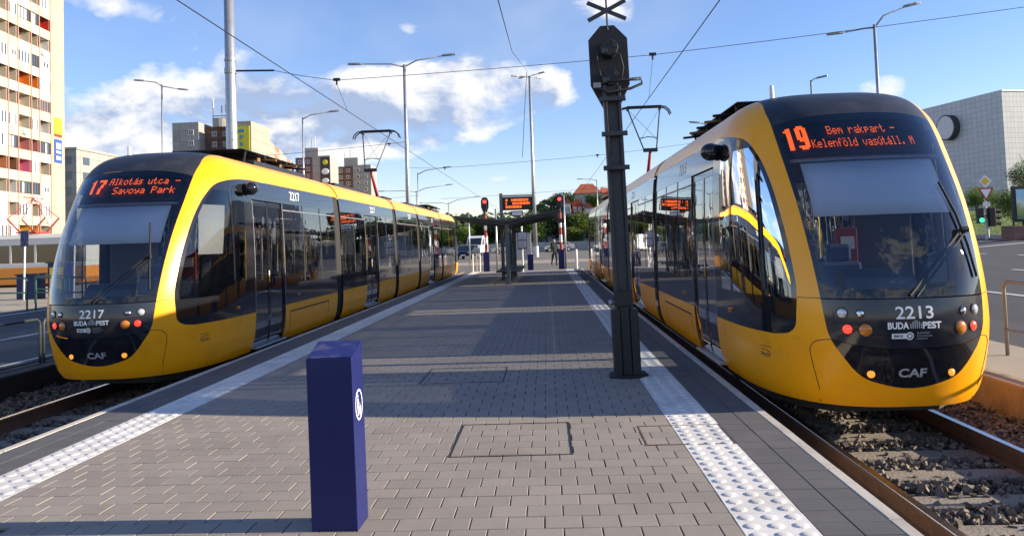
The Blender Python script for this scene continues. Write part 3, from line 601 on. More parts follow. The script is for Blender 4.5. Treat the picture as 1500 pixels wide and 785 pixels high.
def tram(cx, y0, number, label, leds, wide_led):
    T = thing('tram', label, 'tram', (cx, y0, RZ), 'yellow low-floor trams at the platform')
    def P(mb, name, mt, parent=T, **k): return mb.build(name, mt, parent, local=True, **k)
    def fr(z): return th_x(BX(z), z)
    for end in (0, 1):
        tf = (lambda p: p) if end == 0 else (lambda p: (-p[0], TLEN-p[1], p[2]))
        def patch(name, mt, fn, us, ws, parent=T, **k):
            b = MB(); b.grid(lambda u, w: tf(fn(u, w)), us, ws); return P(b, name, mt, parent, smooth=True, **k)
        split = lambda s: .868+.085*s*s
        capz = lambda s: 3.225-.10*s*s
        SS = lin(-1, 1, 33)
        def frontpatch(za, zb):
            def f(s, v):
                z = za(s)+(zb(s)-za(s))*v; t = fr(z)*abs(s); a, b_ = S(t, z); return (math.copysign(a, s), b_, z)
            return f
        patch('bumper_panel', 'black_gloss', frontpatch(lambda s: .489, split), SS, [0, .01, .03, .06, .1, .16, .24, .34, .46, .6, .75, .9, 1])
        patch('lamp_panel', 'black_blue', frontpatch(lambda s: split(s)+.006, lambda s: ZW0-.012), SS, lin(0, 1, 9))
        ws_ = patch('windshield', 'windshield_glass', frontpatch(lambda s: ZW0, capz), SS, lin(0, 1, 28))
        # printed dark border of the screen, 8 mm behind the glass
        b = MB()
        def inner(f): return lambda s, v: (lambda p: (p[0]*.996, p[1]+.010, p[2]))(f(s, v))
        fw = inner(frontpatch(lambda s: ZW0, capz))
        for us, vs_ in ((lin(-1, -.93, 3), lin(0, 1, 28)), (lin(.93, 1, 3), lin(0, 1, 28)), (lin(-.93, .93, 24), lin(0, .045, 3)), (lin(-.93, .93, 24), lin(.955, 1, 3))): b.grid(lambda u, w: tf(fw(u, w)), us, vs_)
        P(b, 'screen_border', 'rubber', ws_, smooth=True)
        cap = frontpatch(capz, lambda s: ZT)
        def capf(s, v):
            p = cap(s, v); return p
        patch('roof_cap', 'black_roof', capf, SS, [0, .1, .2, .3, .4, .5, .6, .7, .78, .85, .91, .95, .98, .995])
        for sg in (-1, 1):
            def yel(s, z):
                t0 = fr(z) if z > .49 else 0; x_, y_ = S(t0, z); q = s
                if q <= 1:
                    t = t0+(PI/2-t0)*q; a, b_ = S(t, z); return (sg*a, b_, z)
                return (sg*W(z), LEND+(DOOR0-LEND)*(q-1), z)
            patch('bumper_shell', 'yellow_low', yel, lin(0, 1, 22)+[2], [ZB, .34, .38, .43, .46, .485, .489, .496, .505, .516, .54, .575, .61, .634, .68, .74, .8, .86, .92, ZS])
            def pil(s, z):
                t0 = fr(z); t1 = th_y(min(YP(z), LEND), z); t = t0+(t1-t0)*s; a, b_ = S(t, z); p = (sg*a, b_, z)
                if YP(z) > LEND and s == 1: p = (sg*W(z), YP(z), z)
                return p
            patch('pillar', 'yellow', pil, lin(0, 1, 9), [ZS, .965, .975, .99, 1.02, 1.05, 1.09, 1.2, 1.34]+lin(1.45, 2.9, 14)+[2.95, 3.0, 3.04, 3.07, 3.10, 3.12, 3.14, 3.155, ZR])
            def shoulder(s, z):
                t0 = th_x(min(BX(z), W(z)*.9995), z)
                if s <= 1:
                    t = t0+(PI/2-t0)*s; a, b_ = S(t, z); return (sg*a, b_, z)
                return (sg*W(z), LEND+(s-1)*(DOOR0-LEND), z)
            patch('roof_shoulder', 'yellow', shoulder, lin(0, 1, 14)+[2], [ZR, 3.2, 3.24, 3.28, 3.32, 3.36, 3.4, 3.44, 3.48, 3.51, 3.53, ZI])
            # cab side: black band with two panes
            def cab(ya, yb, off=0):
                return lambda s, z: side_pt(sg, ya(z)+(yb(z)-ya(z))*s, z, off)
            K = lambda v: (lambda z: v)
            patch('cab_side_panel', 'black_gloss', cab(YP, K(DOOR0)), lin(0, 1, 14), [ZS, .962, .975, .99, 1.02, 1.06, 1.12, 1.2, ZW0-.01])
            cf = patch('cab_fascia', 'black_gloss', cab(YP, K(DOOR0)), lin(0, 1, 14), [2.93, 2.97, 3.0, 3.04, 3.07, 3.1, 3.13, 3.15, ZR-.002])
            zs = lin(ZW0-.01, 2.93, 16)
            patch('cab_mullion', 'black_gloss', cab(YP, lambda z: YP(z)+.06), [0, 1], zs, cf)
            patch('cab_window', 'tint_glass', cab(lambda z: YP(z)+.06, K(1.82)), lin(0, 1, 10), zs)
            patch('cab_mullion', 'black_gloss', cab(K(1.82), K(1.88), .004), [0, 1], zs, cf)
            patch('cab_window', 'tint_glass', cab(K(1.88), K(2.32)), lin(0, 1, 5), zs)
            patch('cab_mullion', 'black_gloss', cab(K(2.32), K(DOOR0), .002), lin(0, 1, 4), zs, cf)
        # seams
        b = MB()
        for sg in (-1, 1):
            pts = [(.675, .957), (.74, .950), (.79, .935), (.825, .90), (.835, .85), (.82, .75), (.79, .62), (.75, .47), (.72, .32)]
            b.tube([tf(front_pt(sg*x, z, .001)) for x, z in pts], .004, 5)
            b.tube([tf((sg*S(t, ZW0)[0], S(t, ZW0)[1]-.001, ZW0)) for t in lin(fr(ZW0), th_y(YP(ZW0), ZW0), 8)], .003, 5)
        P(b, 'panel_seam', 'rubber')
        if end: continue
        # lamps
        def lampset(x, z, r_, mt, name, depth=.03):
            c = Vector(front_pt(x, z, 0)); nx = Vector(front_pt(x, z, .05))-c; nx.normalize()
            b = MB(); b.cyl(c-nx*.02, c+nx*.006, r_*1.22, n=18); ring = P(b, name, 'rubber')
            b = MB(); q = nx.to_track_quat('Z', 'Y').to_matrix(); vs = []; n = 18
            for rr, hh in ((1, .007), (.85, .014), (.5, .020), (.05, .022)): vs += [c + q @ Vector((math.cos(2*PI*i/n)*r_*rr, math.sin(2*PI*i/n)*r_*rr, hh)) for i in range(n)]
            b.add(vs, [(k*n+i, k*n+(i+1) % n, (k+1)*n+(i+1) % n, (k+1)*n+i) for k in range(3) for i in range(n)] + [tuple(range(3*n, 4*n))]); P(b, 'lens', mt, ring, smooth=True)
        for sg in (-1, 1):
            lampset(sg*.605, 1.205, .044, 'lens_clear', 'headlight'); lampset(sg*.465, 1.202, .033, 'chrome', 'headlight')
            lampset(sg*.57, 1.058, .042, 'lens_red_on', 'tail_light'); lampset(sg*.43, 1.052, .056, 'lens_orange', 'indicator_light')
            lampset(sg*.365, .632, .035, 'lens_amber_on', 'marker_light')
        # lettering on the nose
        fp = lambda u0, v0: (lambda u, v: front_pt(u0+u, v0+v, .004))
        b = MB(); text(b, number, fp(0, 1.205), .34, .115, .012); P(b, 'fleet_number', 'letter')
        for s_, x_, w_ in (('BUDA', -.152, .185), ('PEST', .150, .17)):
            b = MB(); text(b, s_, fp(x_, 1.088), w_, .064, .035); P(b, 'city_lettering', 'letter')
        b = MB()
        for i, hgt in enumerate((.045, .062, .075, .075, .062, .045)): b.grid(lambda u, w: front_pt(-.048+i*.0195+u, 1.060+w, .004), [0, .011], [0, hgt])
        P(b, 'city_emblem', 'letter_grey')
        b = MB(); pl = []
        for i in range(25):
            a = R(140-280*i/24); pl.append((.01+.036*math.cos(a), .036*math.sin(a)))
        pl += [(-.03, -.024), (-.148, -.024), (-.148, .024), (-.03, .024)]
        b.add([fp(-.062, .992)(u, v) for u, v in pl], [tuple(range(len(pl)))]); lg = P(b, 'operator_logo', 'letter')
        b = MB(); text(b, 'BKK', lambda u, v: front_pt(-.148+u, .992+v, .006), .085, .026, .02)
        for i in range(20):
            a0, a1 = 2*PI*i/20, 2*PI*(i+1)/20
            b.add([front_pt(-.052+r_*math.cos(a), .992+r_*math.sin(a), .006) for r_, a in ((.016, a0), (.025, a0), (.025, a1), (.016, a1))], [(0, 1, 2, 3)])
        P(b, 'logo_print', 'ink', lg)
        b = MB()
        for i, s_ in enumerate(('BUDAPESTI', 'KÖZLEKEDÉSI', 'KÖZPONT')):
            wd = (.115, .14, .10)[i]; text(b, s_, fp(.012+wd/2, 1.018-i*.026), wd, .017, .008)
        P(b, 'operator_lettering', 'letter_grey')
        b = MB(); text(b, 'CAF', fp(0, .640), .255, .085, .03); P(b, 'maker_lettering', 'letter_grey')
        # destination display behind the glass
        b = MB(); b.grid(lambda s, z: front_pt(s*.78, z, -.05), lin(-1, 1, 24), lin(2.74, 3.16, 6)); disp = P(b, 'destination_display', 'led_board', smooth=True, solid=.04)
        b = MB()
        for a in leds: led_text(b, *a)
        P(b, 'led_lettering', 'led', disp)
        b = MB(); b.grid(lambda s, z: front_pt(s*.80, z, -.045), lin(-1, 1, 24), [2.70, 2.735]); P(b, 'display_rail', 'steel_dull', disp, smooth=True, solid=.03)
        # wiper
        b = MB(); b.bar(front_pt(-.03, 1.36, .02), front_pt(.60, 1.96, .05), .022, .02); b.bar(front_pt(.03, 1.35, .02), front_pt(.635, 1.93, .05), .014, .014); wip = P(b, 'wiper_arm', 'rubber')
        b = MB(); b.tube([front_pt(.535, 2.42, .028), front_pt(.60, 2.1, .03), front_pt(.64, 1.8, .03), front_pt(.675, 1.5, .022)], .013, 6); P(b, 'wiper_blade', 'rubber', wip)
        b = MB(); c = front_pt(.615, 1.945, .045); b.cyl((c[0]-.03, c[1]-.015, c[2]), (c[0]+.035, c[1]-.015, c[2]), .03, n=10); P(b, 'wiper_joint', 'black_metal', wip)
        # cab furniture
        b = MB(); b.prism([(.52, .95), (.44, 1.28), (.52, 1.36), (.75, 1.34), (.95, 1.18), (.98, .6), (.60, .6)], lambda u, v, t: (t, u, v), -.66, .66); P(b, 'dashboard', 'dash', bevel=.02)
        b = MB(); b.prism([(.50, 1.34), (.56, 1.50), (.66, 1.58), (.84, 1.58), (.90, 1.34)], lambda u, v, t: (t, u, v), -.42, .28); P(b, 'instrument_cowl', 'dash', bevel=.03)
        b = MB(); b.box(.36, .56, .52, .60, 1.42, 1.66); b.cyl((.46, .58, 1.33), (.46, .58, 1.45), .02); mo = P(b, 'monitor', 'dark_grey', bevel=.012)
        b = MB(); b.box(.37, .55, .513, .518, 1.44, 1.64); P(b, 'monitor_screen', 'tram_inner', mo)
        b = MB(); b.box(-.25, .25, 1.30, 1.80, .80, .92); b.box(-.24, .24, 1.75, 1.88, .9, 1.62); b.box(-.14, .14, 1.78, 1.86, 1.62, 1.82); b.cyl((0, 1.55, .42), (0, 1.55, .82), .06); P(b, 'driver_seat', 'seat_fabric', bevel=.04)
        b = MB(); b.box(-1.08, -.28, 2.38, 2.42, .42, 3.1); b.box(.42, 1.08, 2.38, 2.42, .42, 3.1); b.box(-.28, .42, 2.38, 2.42, 2.6, 3.1); b.box(-.28, .42, 2.38, 2.42, .42, 1.2); P(b, 'cab_wall', 'tram_inner')
        b = MB(); b.box(.16, .40, 2.28, 2.37, 1.55, 2.0); rb = P(b, 'equipment_box', 'red_box', bevel=.01)
        b = MB(); b.box(.20, .36, 2.270, 2.279, 1.75, 1.90); P(b, 'box_notice', 'letter', rb)
        b = MB(); b.grid(lambda s, z: front_pt(s*.72, z, -.09), lin(-1, 1, 16), lin(2.12 if wide_led else 2.14, 2.71, 4)); P(b, 'sun_blind', 'blind', smooth=True, solid=.006)
        b = MB(); b.grid(lambda s, z: side_pt(1 if cx < 0 else -1, 1.0+s*.6+(z-1.9)*.22, z, -.06), [0, 1], lin(1.95, 2.7, 4))
        if cx < 0: P(b, 'side_blind', 'paper_white', solid=.004)
        for sg in (-1, 1):       # camera pods that replace mirrors
            b = MB(); b.ball((sg*(W(3.0)+.095), 2.44, 3.0), (.125, .125, .11), 18, 12); pod = P(b, 'mirror_pod', 'black_gloss', smooth=True)
            b = MB(); b.cyl((sg*(W(3.0)-.01), 2.46, 2.99), (sg*(W(3.0)+.03), 2.46, 2.99), .10, n=18); P(b, 'pod_arm', 'rubber', pod)
            b = MB(); c = side_pt(sg, 1.93, 1.10, .0); n_ = Vector(side_pt(sg, 1.93, 1.10, .012)); b.obox(n_, (.03, .075, .045), Matrix.Rotation(0, 3, 'Z')); P(b, 'side_marker', 'lens_orange')
            # small fleet emblem on the lower side
            b = MB()
            for (ya, za, yb, zb) in ((.90, .80, 1.10, .80), (.95, .755, 1.09, .77), (.93, .72, 1.12, .715), (.96, .69, .985, .735), (1.0, .685, 1.02, .725), (1.04, .685, 1.06, .73), (1.075, .70, 1.095, .74), (.92, .735, .97, .755)):
                b.tube([side_pt(sg, ya+(yb-ya)*q, za+(zb-za)*q+.006*math.sin(q*PI), .002) for q in lin(0, 1, 5)], .0042, 4)
            P(b, 'side_emblem', 'ink')
    # ---- car bodies
    edges = [(DOOR0, GAPS[0]-.26)] + [(GAPS[i]+.26, GAPS[i+1]-.26) for i in range(3)] + [(GAPS[3]+.26, TLEN-DOOR0)]
    doors = [(DOOR0, DOOR1), None, None, None, (TLEN-DOOR1, TLEN-DOOR0)]
    mid = lambda e: ((e[0]+e[1])/2-.78, (e[0]+e[1])/2+.78)
    doors[1] = mid(edges[1]); doors[3] = mid(edges[3])
    for mi, (ya, yb) in enumerate(edges):
        d = doors[mi]; solid_y = [(ya, yb)] if not d else [q for q in ((ya, d[0]), (d[1], yb)) if q[1]-q[0] > .05]
        for sg in (-1, 1):
            def pan(name, mt, y0_, y1_, zs, off=0, parent=T, **k):
                b = MB(); b.grid(lambda u, w: side_pt(sg, u, w, off), [y0_, y1_] if sg > 0 else [y1_, y0_], zs); return P(b, name, mt, parent, smooth=True, **k)
            body = pan('roof_side', 'yellow', ya, yb, [ZR, 3.2, 3.24, 3.28, 3.32, 3.36, 3.4, 3.44, 3.48, 3.51, 3.53, ZI])
            fas = pan('fascia', 'black_gloss', ya, yb, [ZW1, 2.95, 3.05, ZR-.004])
            for (p, q) in solid_y:
                pan('skirt', 'yellow_low', p, q, [ZB, .36, .43, .52, .65, .8, ZS])
                pan('sill_panel', 'black_gloss', p, q, [ZS+.004, 1.1, ZW0])
                n = max(1, round((q-p)/1.22)); w = (q-p)/n
                for i in range(n):
                    y0_, y1_ = p+i*w, p+(i+1)*w
                    win = pan('window', 'tint_glass', y0_+.035, y1_-.035, lin(ZW0, ZW1, 5), -.004)
                    pan('window_mullion', 'rubber', y1_-.035, y1_+(.035 if i < n-1 else 0), lin(ZW0, ZW1, 4), -.001, win)
                    if i == 0: pan('window_mullion', 'rubber', y0_, y0_+.035, lin(ZW0, ZW1, 4), -.001, win)
                # thin top rail of the glazing
                pan('glazing_rail', 'steel_dull', p, q, [2.70, 2.722], .004, fas)
            if d:
                for k in range(2):
                    y0_ = d[0]+.02+k*(d[1]-d[0]-.04)/2; y1_ = y0_+(d[1]-d[0]-.04)/2-.006
                    b = MB()
                    for (a, c, e, f) in ((y0_, y0_+.05, .37, 2.82), (y1_-.05, y1_, .37, 2.82), (y0_+.05, y1_-.05, .37, .50), (y0_+.05, y1_-.05, 2.74, 2.82)):
                        b.grid(lambda u, w: side_pt(sg, u, w, -.022), [a, c] if sg > 0 else [c, a], lin(e, f, 6))
                    dr = P(b, 'door_leaf', 'black_gloss', solid=.035)
                    pan('door_pane', 'door_glass', y0_+.05, y1_-.05, lin(.50, 2.74, 8), -.03, dr)
                    if k == 0:
                        pan('door_sticker', 'handrail_yellow', y1_-.045, y1_-.005, [1.42, 1.54], -.018, dr); pan('door_sticker', 'letter', y1_-.045, y1_-.005, [1.545, 1.62], -.018, dr)
                b = MB(); b.box(sg*1.10 if sg > 0 else -1.235, 1.235 if sg > 0 else -1.10, d[0]+.02, d[1]-.02, .335, .368); P(b, 'door_sill', 'silver', bevel=.006)
                for yy in (d[0]+.01, d[1]-.01): pan('door_jamb', 'steel_dull', yy-.012, yy+.012, lin(.37, 2.82, 6), .003)
        # service flap on the skirt of the first and last car
            if mi in (0, 4):
                p = solid_y[0]; f0, f1 = (p[0]+.25, p[1]-.75) if mi == 0 else (p[0]+.75, p[1]-.25)
                b = MB()
                for (a, c, e, f) in ((f0, f1, .80, .825), (f0, f0+.022, .42, .80), (f1-.022, f1, .42, .80)): b.grid(lambda u, w: side_pt(sg, u, w, .003), [a, c], [e, (e+f)/2, f])
                P(b, 'service_flap', 'rubber')
            if mi < 4:
                b = MB(); cy = ya+(2.3 if mi == 0 else 3.6 if mi in (1, 3) else 2.6)
                text(b, number, lambda u, v: side_pt(sg, cy+u*(1 if sg > 0 else -1)*(1 if sg > 0 else 1), 3.01+v, .004), .60, .17, .0); P(b, 'fleet_number', 'letter')
            b = MB(); b.obox(side_pt(sg, (ya+yb)/2 if not d else (d[1]+.75 if mi < 4 else d[0]-.75), 1.10, .010), (.026, .08, .045), Matrix.Identity(3)); P(b, 'side_marker', 'lens_orange')
        # dark roof centre, ceiling, floor
        zz = [ZI, 3.575, 3.59, 3.605, 3.615, ZT]; prof = [(-W(z), z) for z in zz] + [(W(z), z) for z in reversed(zz)]
        b = MB(); b.grid(lambda u, w: (prof[u][0], w, prof[u][1]), list(range(len(prof))), [ya, yb]); P(b, 'roof', 'black_roof', smooth=True)
        b = MB(); b.box(-1.09, 1.09, ya, yb, .34, .39); P(b, 'floor', 'tram_floor')
        b = MB(); b.box(-1.08, 1.08, ya, yb, 3.12, 3.15); P(b, 'ceiling', 'tram_inner')
        # seats and poles
        b = MB(); b.box(-.42, .42, -.22, .22, .40, .50); b.box(-.42, .42, .17, .24, .46, 1.0); b.box(-.4, .4, -.18, .18, 0, .1)
        for (p, q) in solid_y:
            k = 0; yy = p+.55
            while yy < q-.3:
                for sx in (-.62, .62):
                    so_ = MB(); so_.box(sx-.40, sx+.40, yy-.2, yy+.22, .78, .86); so_.box(sx-.40, sx+.40, yy+.16 if k % 2 else yy-.2, yy+.22 if k % 2 else yy-.14, .84, 1.42); so_.box(sx-.25, sx+.25, yy-.15, yy+.15, .39, .78); P(so_, 'seat', 'seat_fabric', bevel=.03)
                po = MB(); po.cyl((-.22, yy+.3, .39), (-.22, yy+.3, 3.12), .018, n=8); P(po, 'grab_pole', 'handrail_yellow' if k % 3 == 1 else 'steel_dull', smooth=True)
                yy += .95; k += 1
    b = MB(); b.prism([(-.55, .62), (.55, .62), (.82, .95), (1.0, 1.5), (1.09, 2.2), (1.09, DOOR0), (-1.09, DOOR0), (-1.09, 2.2), (-1.0, 1.5), (-.82, .95)], lambda u, v, q: (u, v, q), .34, .39); P(b, 'cab_floor', 'tram_floor')
    b = MB(); b.prism([(-.5, 1.55), (.5, 1.55), (.9, 2.1), (1.0, DOOR0), (-1.0, DOOR0), (-.9, 2.1)], lambda u, v, q: (u, v, q), 3.17, 3.2); P(b, 'cab_ceiling', 'tram_inner')
    # bellows between cars
    for g in GAPS:
        zz = [.36, .6, .95, 1.6, 2.3, 2.8, 3.15, 3.3, 3.42, 3.5, 3.54]
        prof = [(-(W(z)-.035), z) for z in zz] + [(W(z)-.035, z) for z in reversed(zz)]
        b = MB(); ysf = lin(g-.265, g+.265, 13); b.grid(lambda u, w: (prof[u][0]*(1-(.018 if w % 2 else 0)), ysf[w], prof[u][1]-(.012 if w % 2 else 0)), list(range(len(prof))), list(range(13))); bl = P(b, 'bellows', 'rubber')
        zz = [3.17, 3.24, 3.32, 3.4, 3.46, 3.52, 3.55]; 
        for sg in (-1, 1):
            b = MB(); b.grid(lambda u, w: (sg*(W(zz[u])-.012), w, zz[u]-.004), list(range(7)), [g-.24, g+.24]); P(b, 'gangway_cover', 'yellow_low', bl, smooth=True)
    # underframe and bogies
    b = MB(); b.prism([(-.5, .72), (.5, .72), (.74, 1.0), (.95, 1.6), (1.0, 2.6), (1.0, TLEN-2.6), (.95, TLEN-1.6), (.78, TLEN-.85), (.5, TLEN-.5), (-.5, TLEN-.5), (-.78, TLEN-.85), (-.95, TLEN-1.6), (-1.0, TLEN-2.6), (-1.0, 2.6), (-.95, 1.6), (-.74, 1.0)], lambda u, v, q: (u, v, q), .17, .33); P(b, 'underframe', 'underframe')
    for yc in (4.6, 17.4, 29.8):
        for dy in (-.9, .9):
            for sx in (-.752, .752):
                b = MB(); b.cyl((sx-.065, yc+dy, .29), (sx+.065, yc+dy, .29), .29, n=24); P(b, 'wheel', 'steel_dull')
    # roof equipment
    def roofbox(name, x0, x1, ya_, yb_, z0, z1, mt='black_roof'):
        b = MB(); b.box(x0, x1, ya_, yb_, z0, z1, .02); return P(b, name, mt)
    for (ya_, yb_) in ((4.1, 7.7), (27.0, 30.3)):
        rb = roofbox('roof_unit', -.60, .60, ya_+.3, yb_-.2, 3.6, 3.70)
        b = MB(); b.box(*((-.85, .5) if cx < 0 else (-.5, .85)), ya_, yb_, 3.875, 3.89)
        P(b, 'roof_plate', 'black_metal', rb)
        for sx in ((-.72, .42) if cx < 0 else (-.42, .72)):
            for q in lin(ya_+.2, yb_-.2, 4):
                b = MB(); b.cyl((sx, q, 3.55), (sx*1.08, q+.05, 3.875), .022, n=6); P(b, 'roof_bracket', 'black_metal', rb)
        for k, q in enumerate(lin(ya_+.5, yb_-.5, 5)):
            b = MB(); b.cyl((.35 if k % 2 else -.3, q, 3.70), (.35 if k % 2 else -.3, q, 3.86), .06, .05, n=10); P(b, 'insulator', 'insulator_brown', rb)
            b = MB(); b.tube([(-.7, q+.2, 3.80), (.0, q+.25, 3.86), (.7, q+.1, 3.78)], .022, 6); P(b, 'roof_cable', 'insulator_brown' if k % 2 else 'rubber', rb)
    for (ya_, yb_) in ((10.0, 13.6), (20.6, 25.4)):
        roofbox('roof_unit', -.62, .62, ya_, yb_, 3.6, 3.68)
    b = MB(); b.cyl((-.58, 2.1, 3.5), (-.58, 2.1, 3.73), .03, .025); P(b, 'antenna', 'white_paint')
    # pantograph
    py = 17.6; kn = (0, py-.55, 4.66)
    b = MB(); b.box(-.45, .45, py-.7, py+.8, 3.66, 3.72); 
    for sx in (-.4, .4):
        for dy in (-.6, .7): b.cyl((sx, py+dy, 3.58), (sx, py+dy, 3.68), .05, n=10)
    pan_ = P(b, 'pantograph_base', 'panto_dark')
    b = MB(); b.tube([(0, py+.55, 3.72), kn], [.06, .045], 10); P(b, 'lower_arm', 'panto_red', smooth=True)
    head_z = 6.20; hy = py+.62
    b = MB(); b.box(-.22, .22, kn[1]-.06, kn[1]+.06, kn[2]-.05, kn[2]+.06)
    for sx in (-1, 1):
        b.tube([(sx*.19, kn[1], kn[2]), (sx*.52, hy, head_z-.06)], .022, 6)
    b.tube([(-.27, kn[1]+.3, kn[2]+.42), (0, kn[1]+.3, kn[2]+.46), (.27, kn[1]+.3, kn[2]+.42)], .015, 5)
    b.tube([(-.25, kn[1]+.25, kn[2]+.36), (.48, hy, head_z-.1)], .006, 4); b.tube([(.25, kn[1]+.25, kn[2]+.36), (-.48, hy, head_z-.1)], .006, 4)
    P(b, 'upper_arm', 'panto_dark')
    b = MB()
    for dy in (-.13, .13):
        b.tube([(-.86, hy+dy, head_z-.26), (-.80, hy+dy, head_z-.12), (-.68, hy+dy, head_z-.02), (-.55, hy+dy, head_z), (.55, hy+dy, head_z), (.68, hy+dy, head_z-.02), (.80, hy+dy, head_z-.12), (.86, hy+dy, head_z-.26)], .024, 6)
        b.box(-.55, .55, hy+dy-.025, hy+dy+.025, head_z, head_z+.035)
    for sx in (-.52, .52): b.box(sx-.03, sx+.03, hy-.16, hy+.16, head_z-.09, head_z-.03)
    P(b, 'collector_head', 'panto_dark')
    return T
tram(TRACKS['right'], 7.3, '2213', 'yellow tram on the signal mast side, orange display reading 19 Bem rakpart', [('1', -.765, -.665, 2.965, .25, 1.1, 12), ('9', -.66, -.56, 2.965, .25, 1.1, 12), ('Bem rakpart -', -.36, .34, 3.03, .082), ('Kelenföld vasútáll. M', -.54, .50, 2.885, .082)], True)
tram(TRACKS['left'], 10.2, '2217', 'yellow tram beside the dark left railings, orange display reading 17 Savoya Park', [('1', -.585, -.475, 2.985, .20, 1.1, 12), ('7', -.46, -.34, 2.985, .20, 1.1, 12), ('Alkotás utca -', -.275, .72, 3.055, .088, 1.0), ('Savoya Park', -.175, .70, 2.915, .088, 1.0)], False)

# ------------------------------------------------------------------ street furniture
# blue litter bin in the foreground
t = thing('litter_bin', 'blue square metal bin with sloping worn top and round white pictogram', 'litter bin', (-1.288, 4.70, 0)); t.rotation_euler = (0, R(-.8), R(-2.0))
hw, hd = .138, .115
b = MB(); b.add([(-hw, -hd, 0), (hw, -hd, 0), (hw, hd, 0), (-hw, hd, 0), (-hw, -hd, 1.0), (hw, -hd, 1.0), (hw, hd, 1.075), (-hw, hd, 1.075)], [(3, 2, 1, 0), (0, 1, 5, 4), (1, 2, 6, 5), (2, 3, 7, 6), (3, 0, 4, 7), (4, 5, 6, 7)]); b.build('bin_body', 'blue_paint', t, local=True, bevel=.004)
b = MB(); b.add([(x, y, 1.0+(y+hd)*.326+.0025) for (x, y) in ((-hw+.006, -hd+.006), (hw-.006, -hd+.006), (hw-.006, hd-.006), (-hw+.006, hd-.006))], [(0, 1, 2, 3)]); b.build('worn_top', 'blue_worn', t, local=True, solid=-.001)
b = MB(); b.box(-hw+.01, hw-.01, -hd+.01, hd-.01, -.004, .012); b.build('bin_foot', 'rubber', t, local=True)
def disc(mb, c, r0, r1, x, n=28):
    for i in range(n):
        a0, a1 = 2*PI*i/n, 2*PI*(i+1)/n
        mb.add([(x, c[0]+r_*.82*math.cos(a), c[1]+r_*math.sin(a)) for r_, a in ((r0, a0), (r1, a0), (r1, a1), (r0, a1))], [(0, 1, 2, 3)])
b = MB(); disc(b, (0, .705), .080, .092, hw+.002); ring = b.build('pictogram_ring', 'letter', t, local=True)
b = MB(); x = hw+.002                                  # figure dropping litter in a basket
for poly in ([(-.028, .745), (-.014, .748), (-.012, .762), (-.020, .770), (-.030, .764)], [(-.034, .742), (-.012, .742), (.002, .716), (-.004, .711), (-.014, .726), (-.013, .690), (-.016, .643), (-.030, .643), (-.032, .69), (-.037, .72)], [(.002, .694), (.040, .694), (.034, .640), (.008, .640)], [(.010, .706), (.020, .712), (.022, .703), (.014, .699)]):
    b.add([(x, u, v) for u, v in poly], [tuple(range(len(poly)))])
b.build('pictogram_figure', 'letter', ring, local=True)
b = MB(); b.cyl((hw-.004, .055, .985), (hw+.012, .055, .985), .011, n=10); b.build('lock', 'chrome', t, local=True)

# tram signal mast seen from behind
t = thing('signal_mast', 'black tram signal mast with octagonal backboard and cross on top', 'signal', (.915, 9.48, 0)); t.rotation_euler = (0, R(-.9), 0)
b = MB()
for sx in (-1, 1): b.box(sx*.085-.02, sx*.085+.02, -.07, .07, 0, 3.5)
b.box(-.066, .066, -.02, .02, 0, 3.5); b.build('mast', 'mast_grey', t, local=True, bevel=.006)
b = MB(); b.box(-.155, -.06, -.12, .12, .02, .80); b.box(.06, .155, -.12, .12, .02, .80); b.box(-.058, .058, -.10, .10, .02, .83); b.build('base_box', 'black_metal', t, local=True, bevel=.012)
b = MB(); b.box(-.105, .105, -.095, .095, .83, 1.02); b.build('base_collar', 'black_metal', t, local=True, bevel=.008)
b = MB(); b.prism([(-.23, -.14), (-.1, -.22), (.12, -.2), (.24, -.1), (.22, .16), (.05, .21), (-.2, .17)], lambda u, v, q: (u, v, q), .001, .030); b.build('foot_plate', 'rubber', t, local=True, bevel=.01)
b = MB(); b.ball((-.15, -.02, .88), (.035, .05, .04), 10, 8); b.cyl((-.15, -.02, .88), (-.09, -.02, .88), .02); b.build('padlock', 'steel_dull', t, local=True)
for z in (3.32, 2.90, 2.49):
    b = MB(); b.box(-.155, .155, -.115, -.075, z-.028, z+.028); b.box(-.155, .155, -.15, -.115, z-.028, z-.02); b.build('step_bracket', 'mast_grey', t, local=True, bevel=.004)
w_ = .24; cz = 3.80
oct_ = [(-.085, cz+.47), (.085, cz+.47), (w_, cz+.30), (w_, cz-.27), (.08, cz-.60), (-.08, cz-.60), (-w_, cz-.27), (-w_, cz+.30)]
b = MB(); b.prism(oct_, lambda u, v, q: (u, q, v), .10, .125); bbd = b.build('backboard', 'black_metal', t, local=True, bevel=.004)
for z in (cz+.16, cz-.20):
    b = MB(); b.cyl((0, .10, z), (0, -.07, z), .115, .105, n=20); h_ = b.build('lamp_housing', 'black_metal', t, local=True, bevel=.01)
    b = MB(); b.cyl((.06, -.05, z+.04), (.06, -.09, z+.03), .035, n=10); b.box(-.1, -.02, -.085, -.07, z-.07, z-.01); b.build('housing_latch', 'dark_grey', h_, local=True)
b = MB(); b.tube([(.04, -.06, cz+.08), (.12, -.09, cz+.05), (.15, -.08, cz-.1), (.10, -.06, cz-.32)], .012, 6); b.tube([(-.04, -.06, cz-.25), (-.13, -.09, cz-.18), (-.16, -.07, cz+.05), (-.15, .0, cz+.22)], .010, 6); b.build('cable', 'rubber', t, local=True, smooth=True)
b = MB(); b.cyl((0, .06, cz+.40), (0, .06, cz+.78), .012, n=8); b.build('cross_stem', 'mast_grey', t, local=True)
for s_ in (-1, 1):
    b = MB(); b.obox((0, .05+s_*.006, cz+.64), (.52, .008, .052), Matrix.Rotation(s_*R(26), 3, 'Y')); b.build('cross_arm', 'mast_grey', t, local=True)
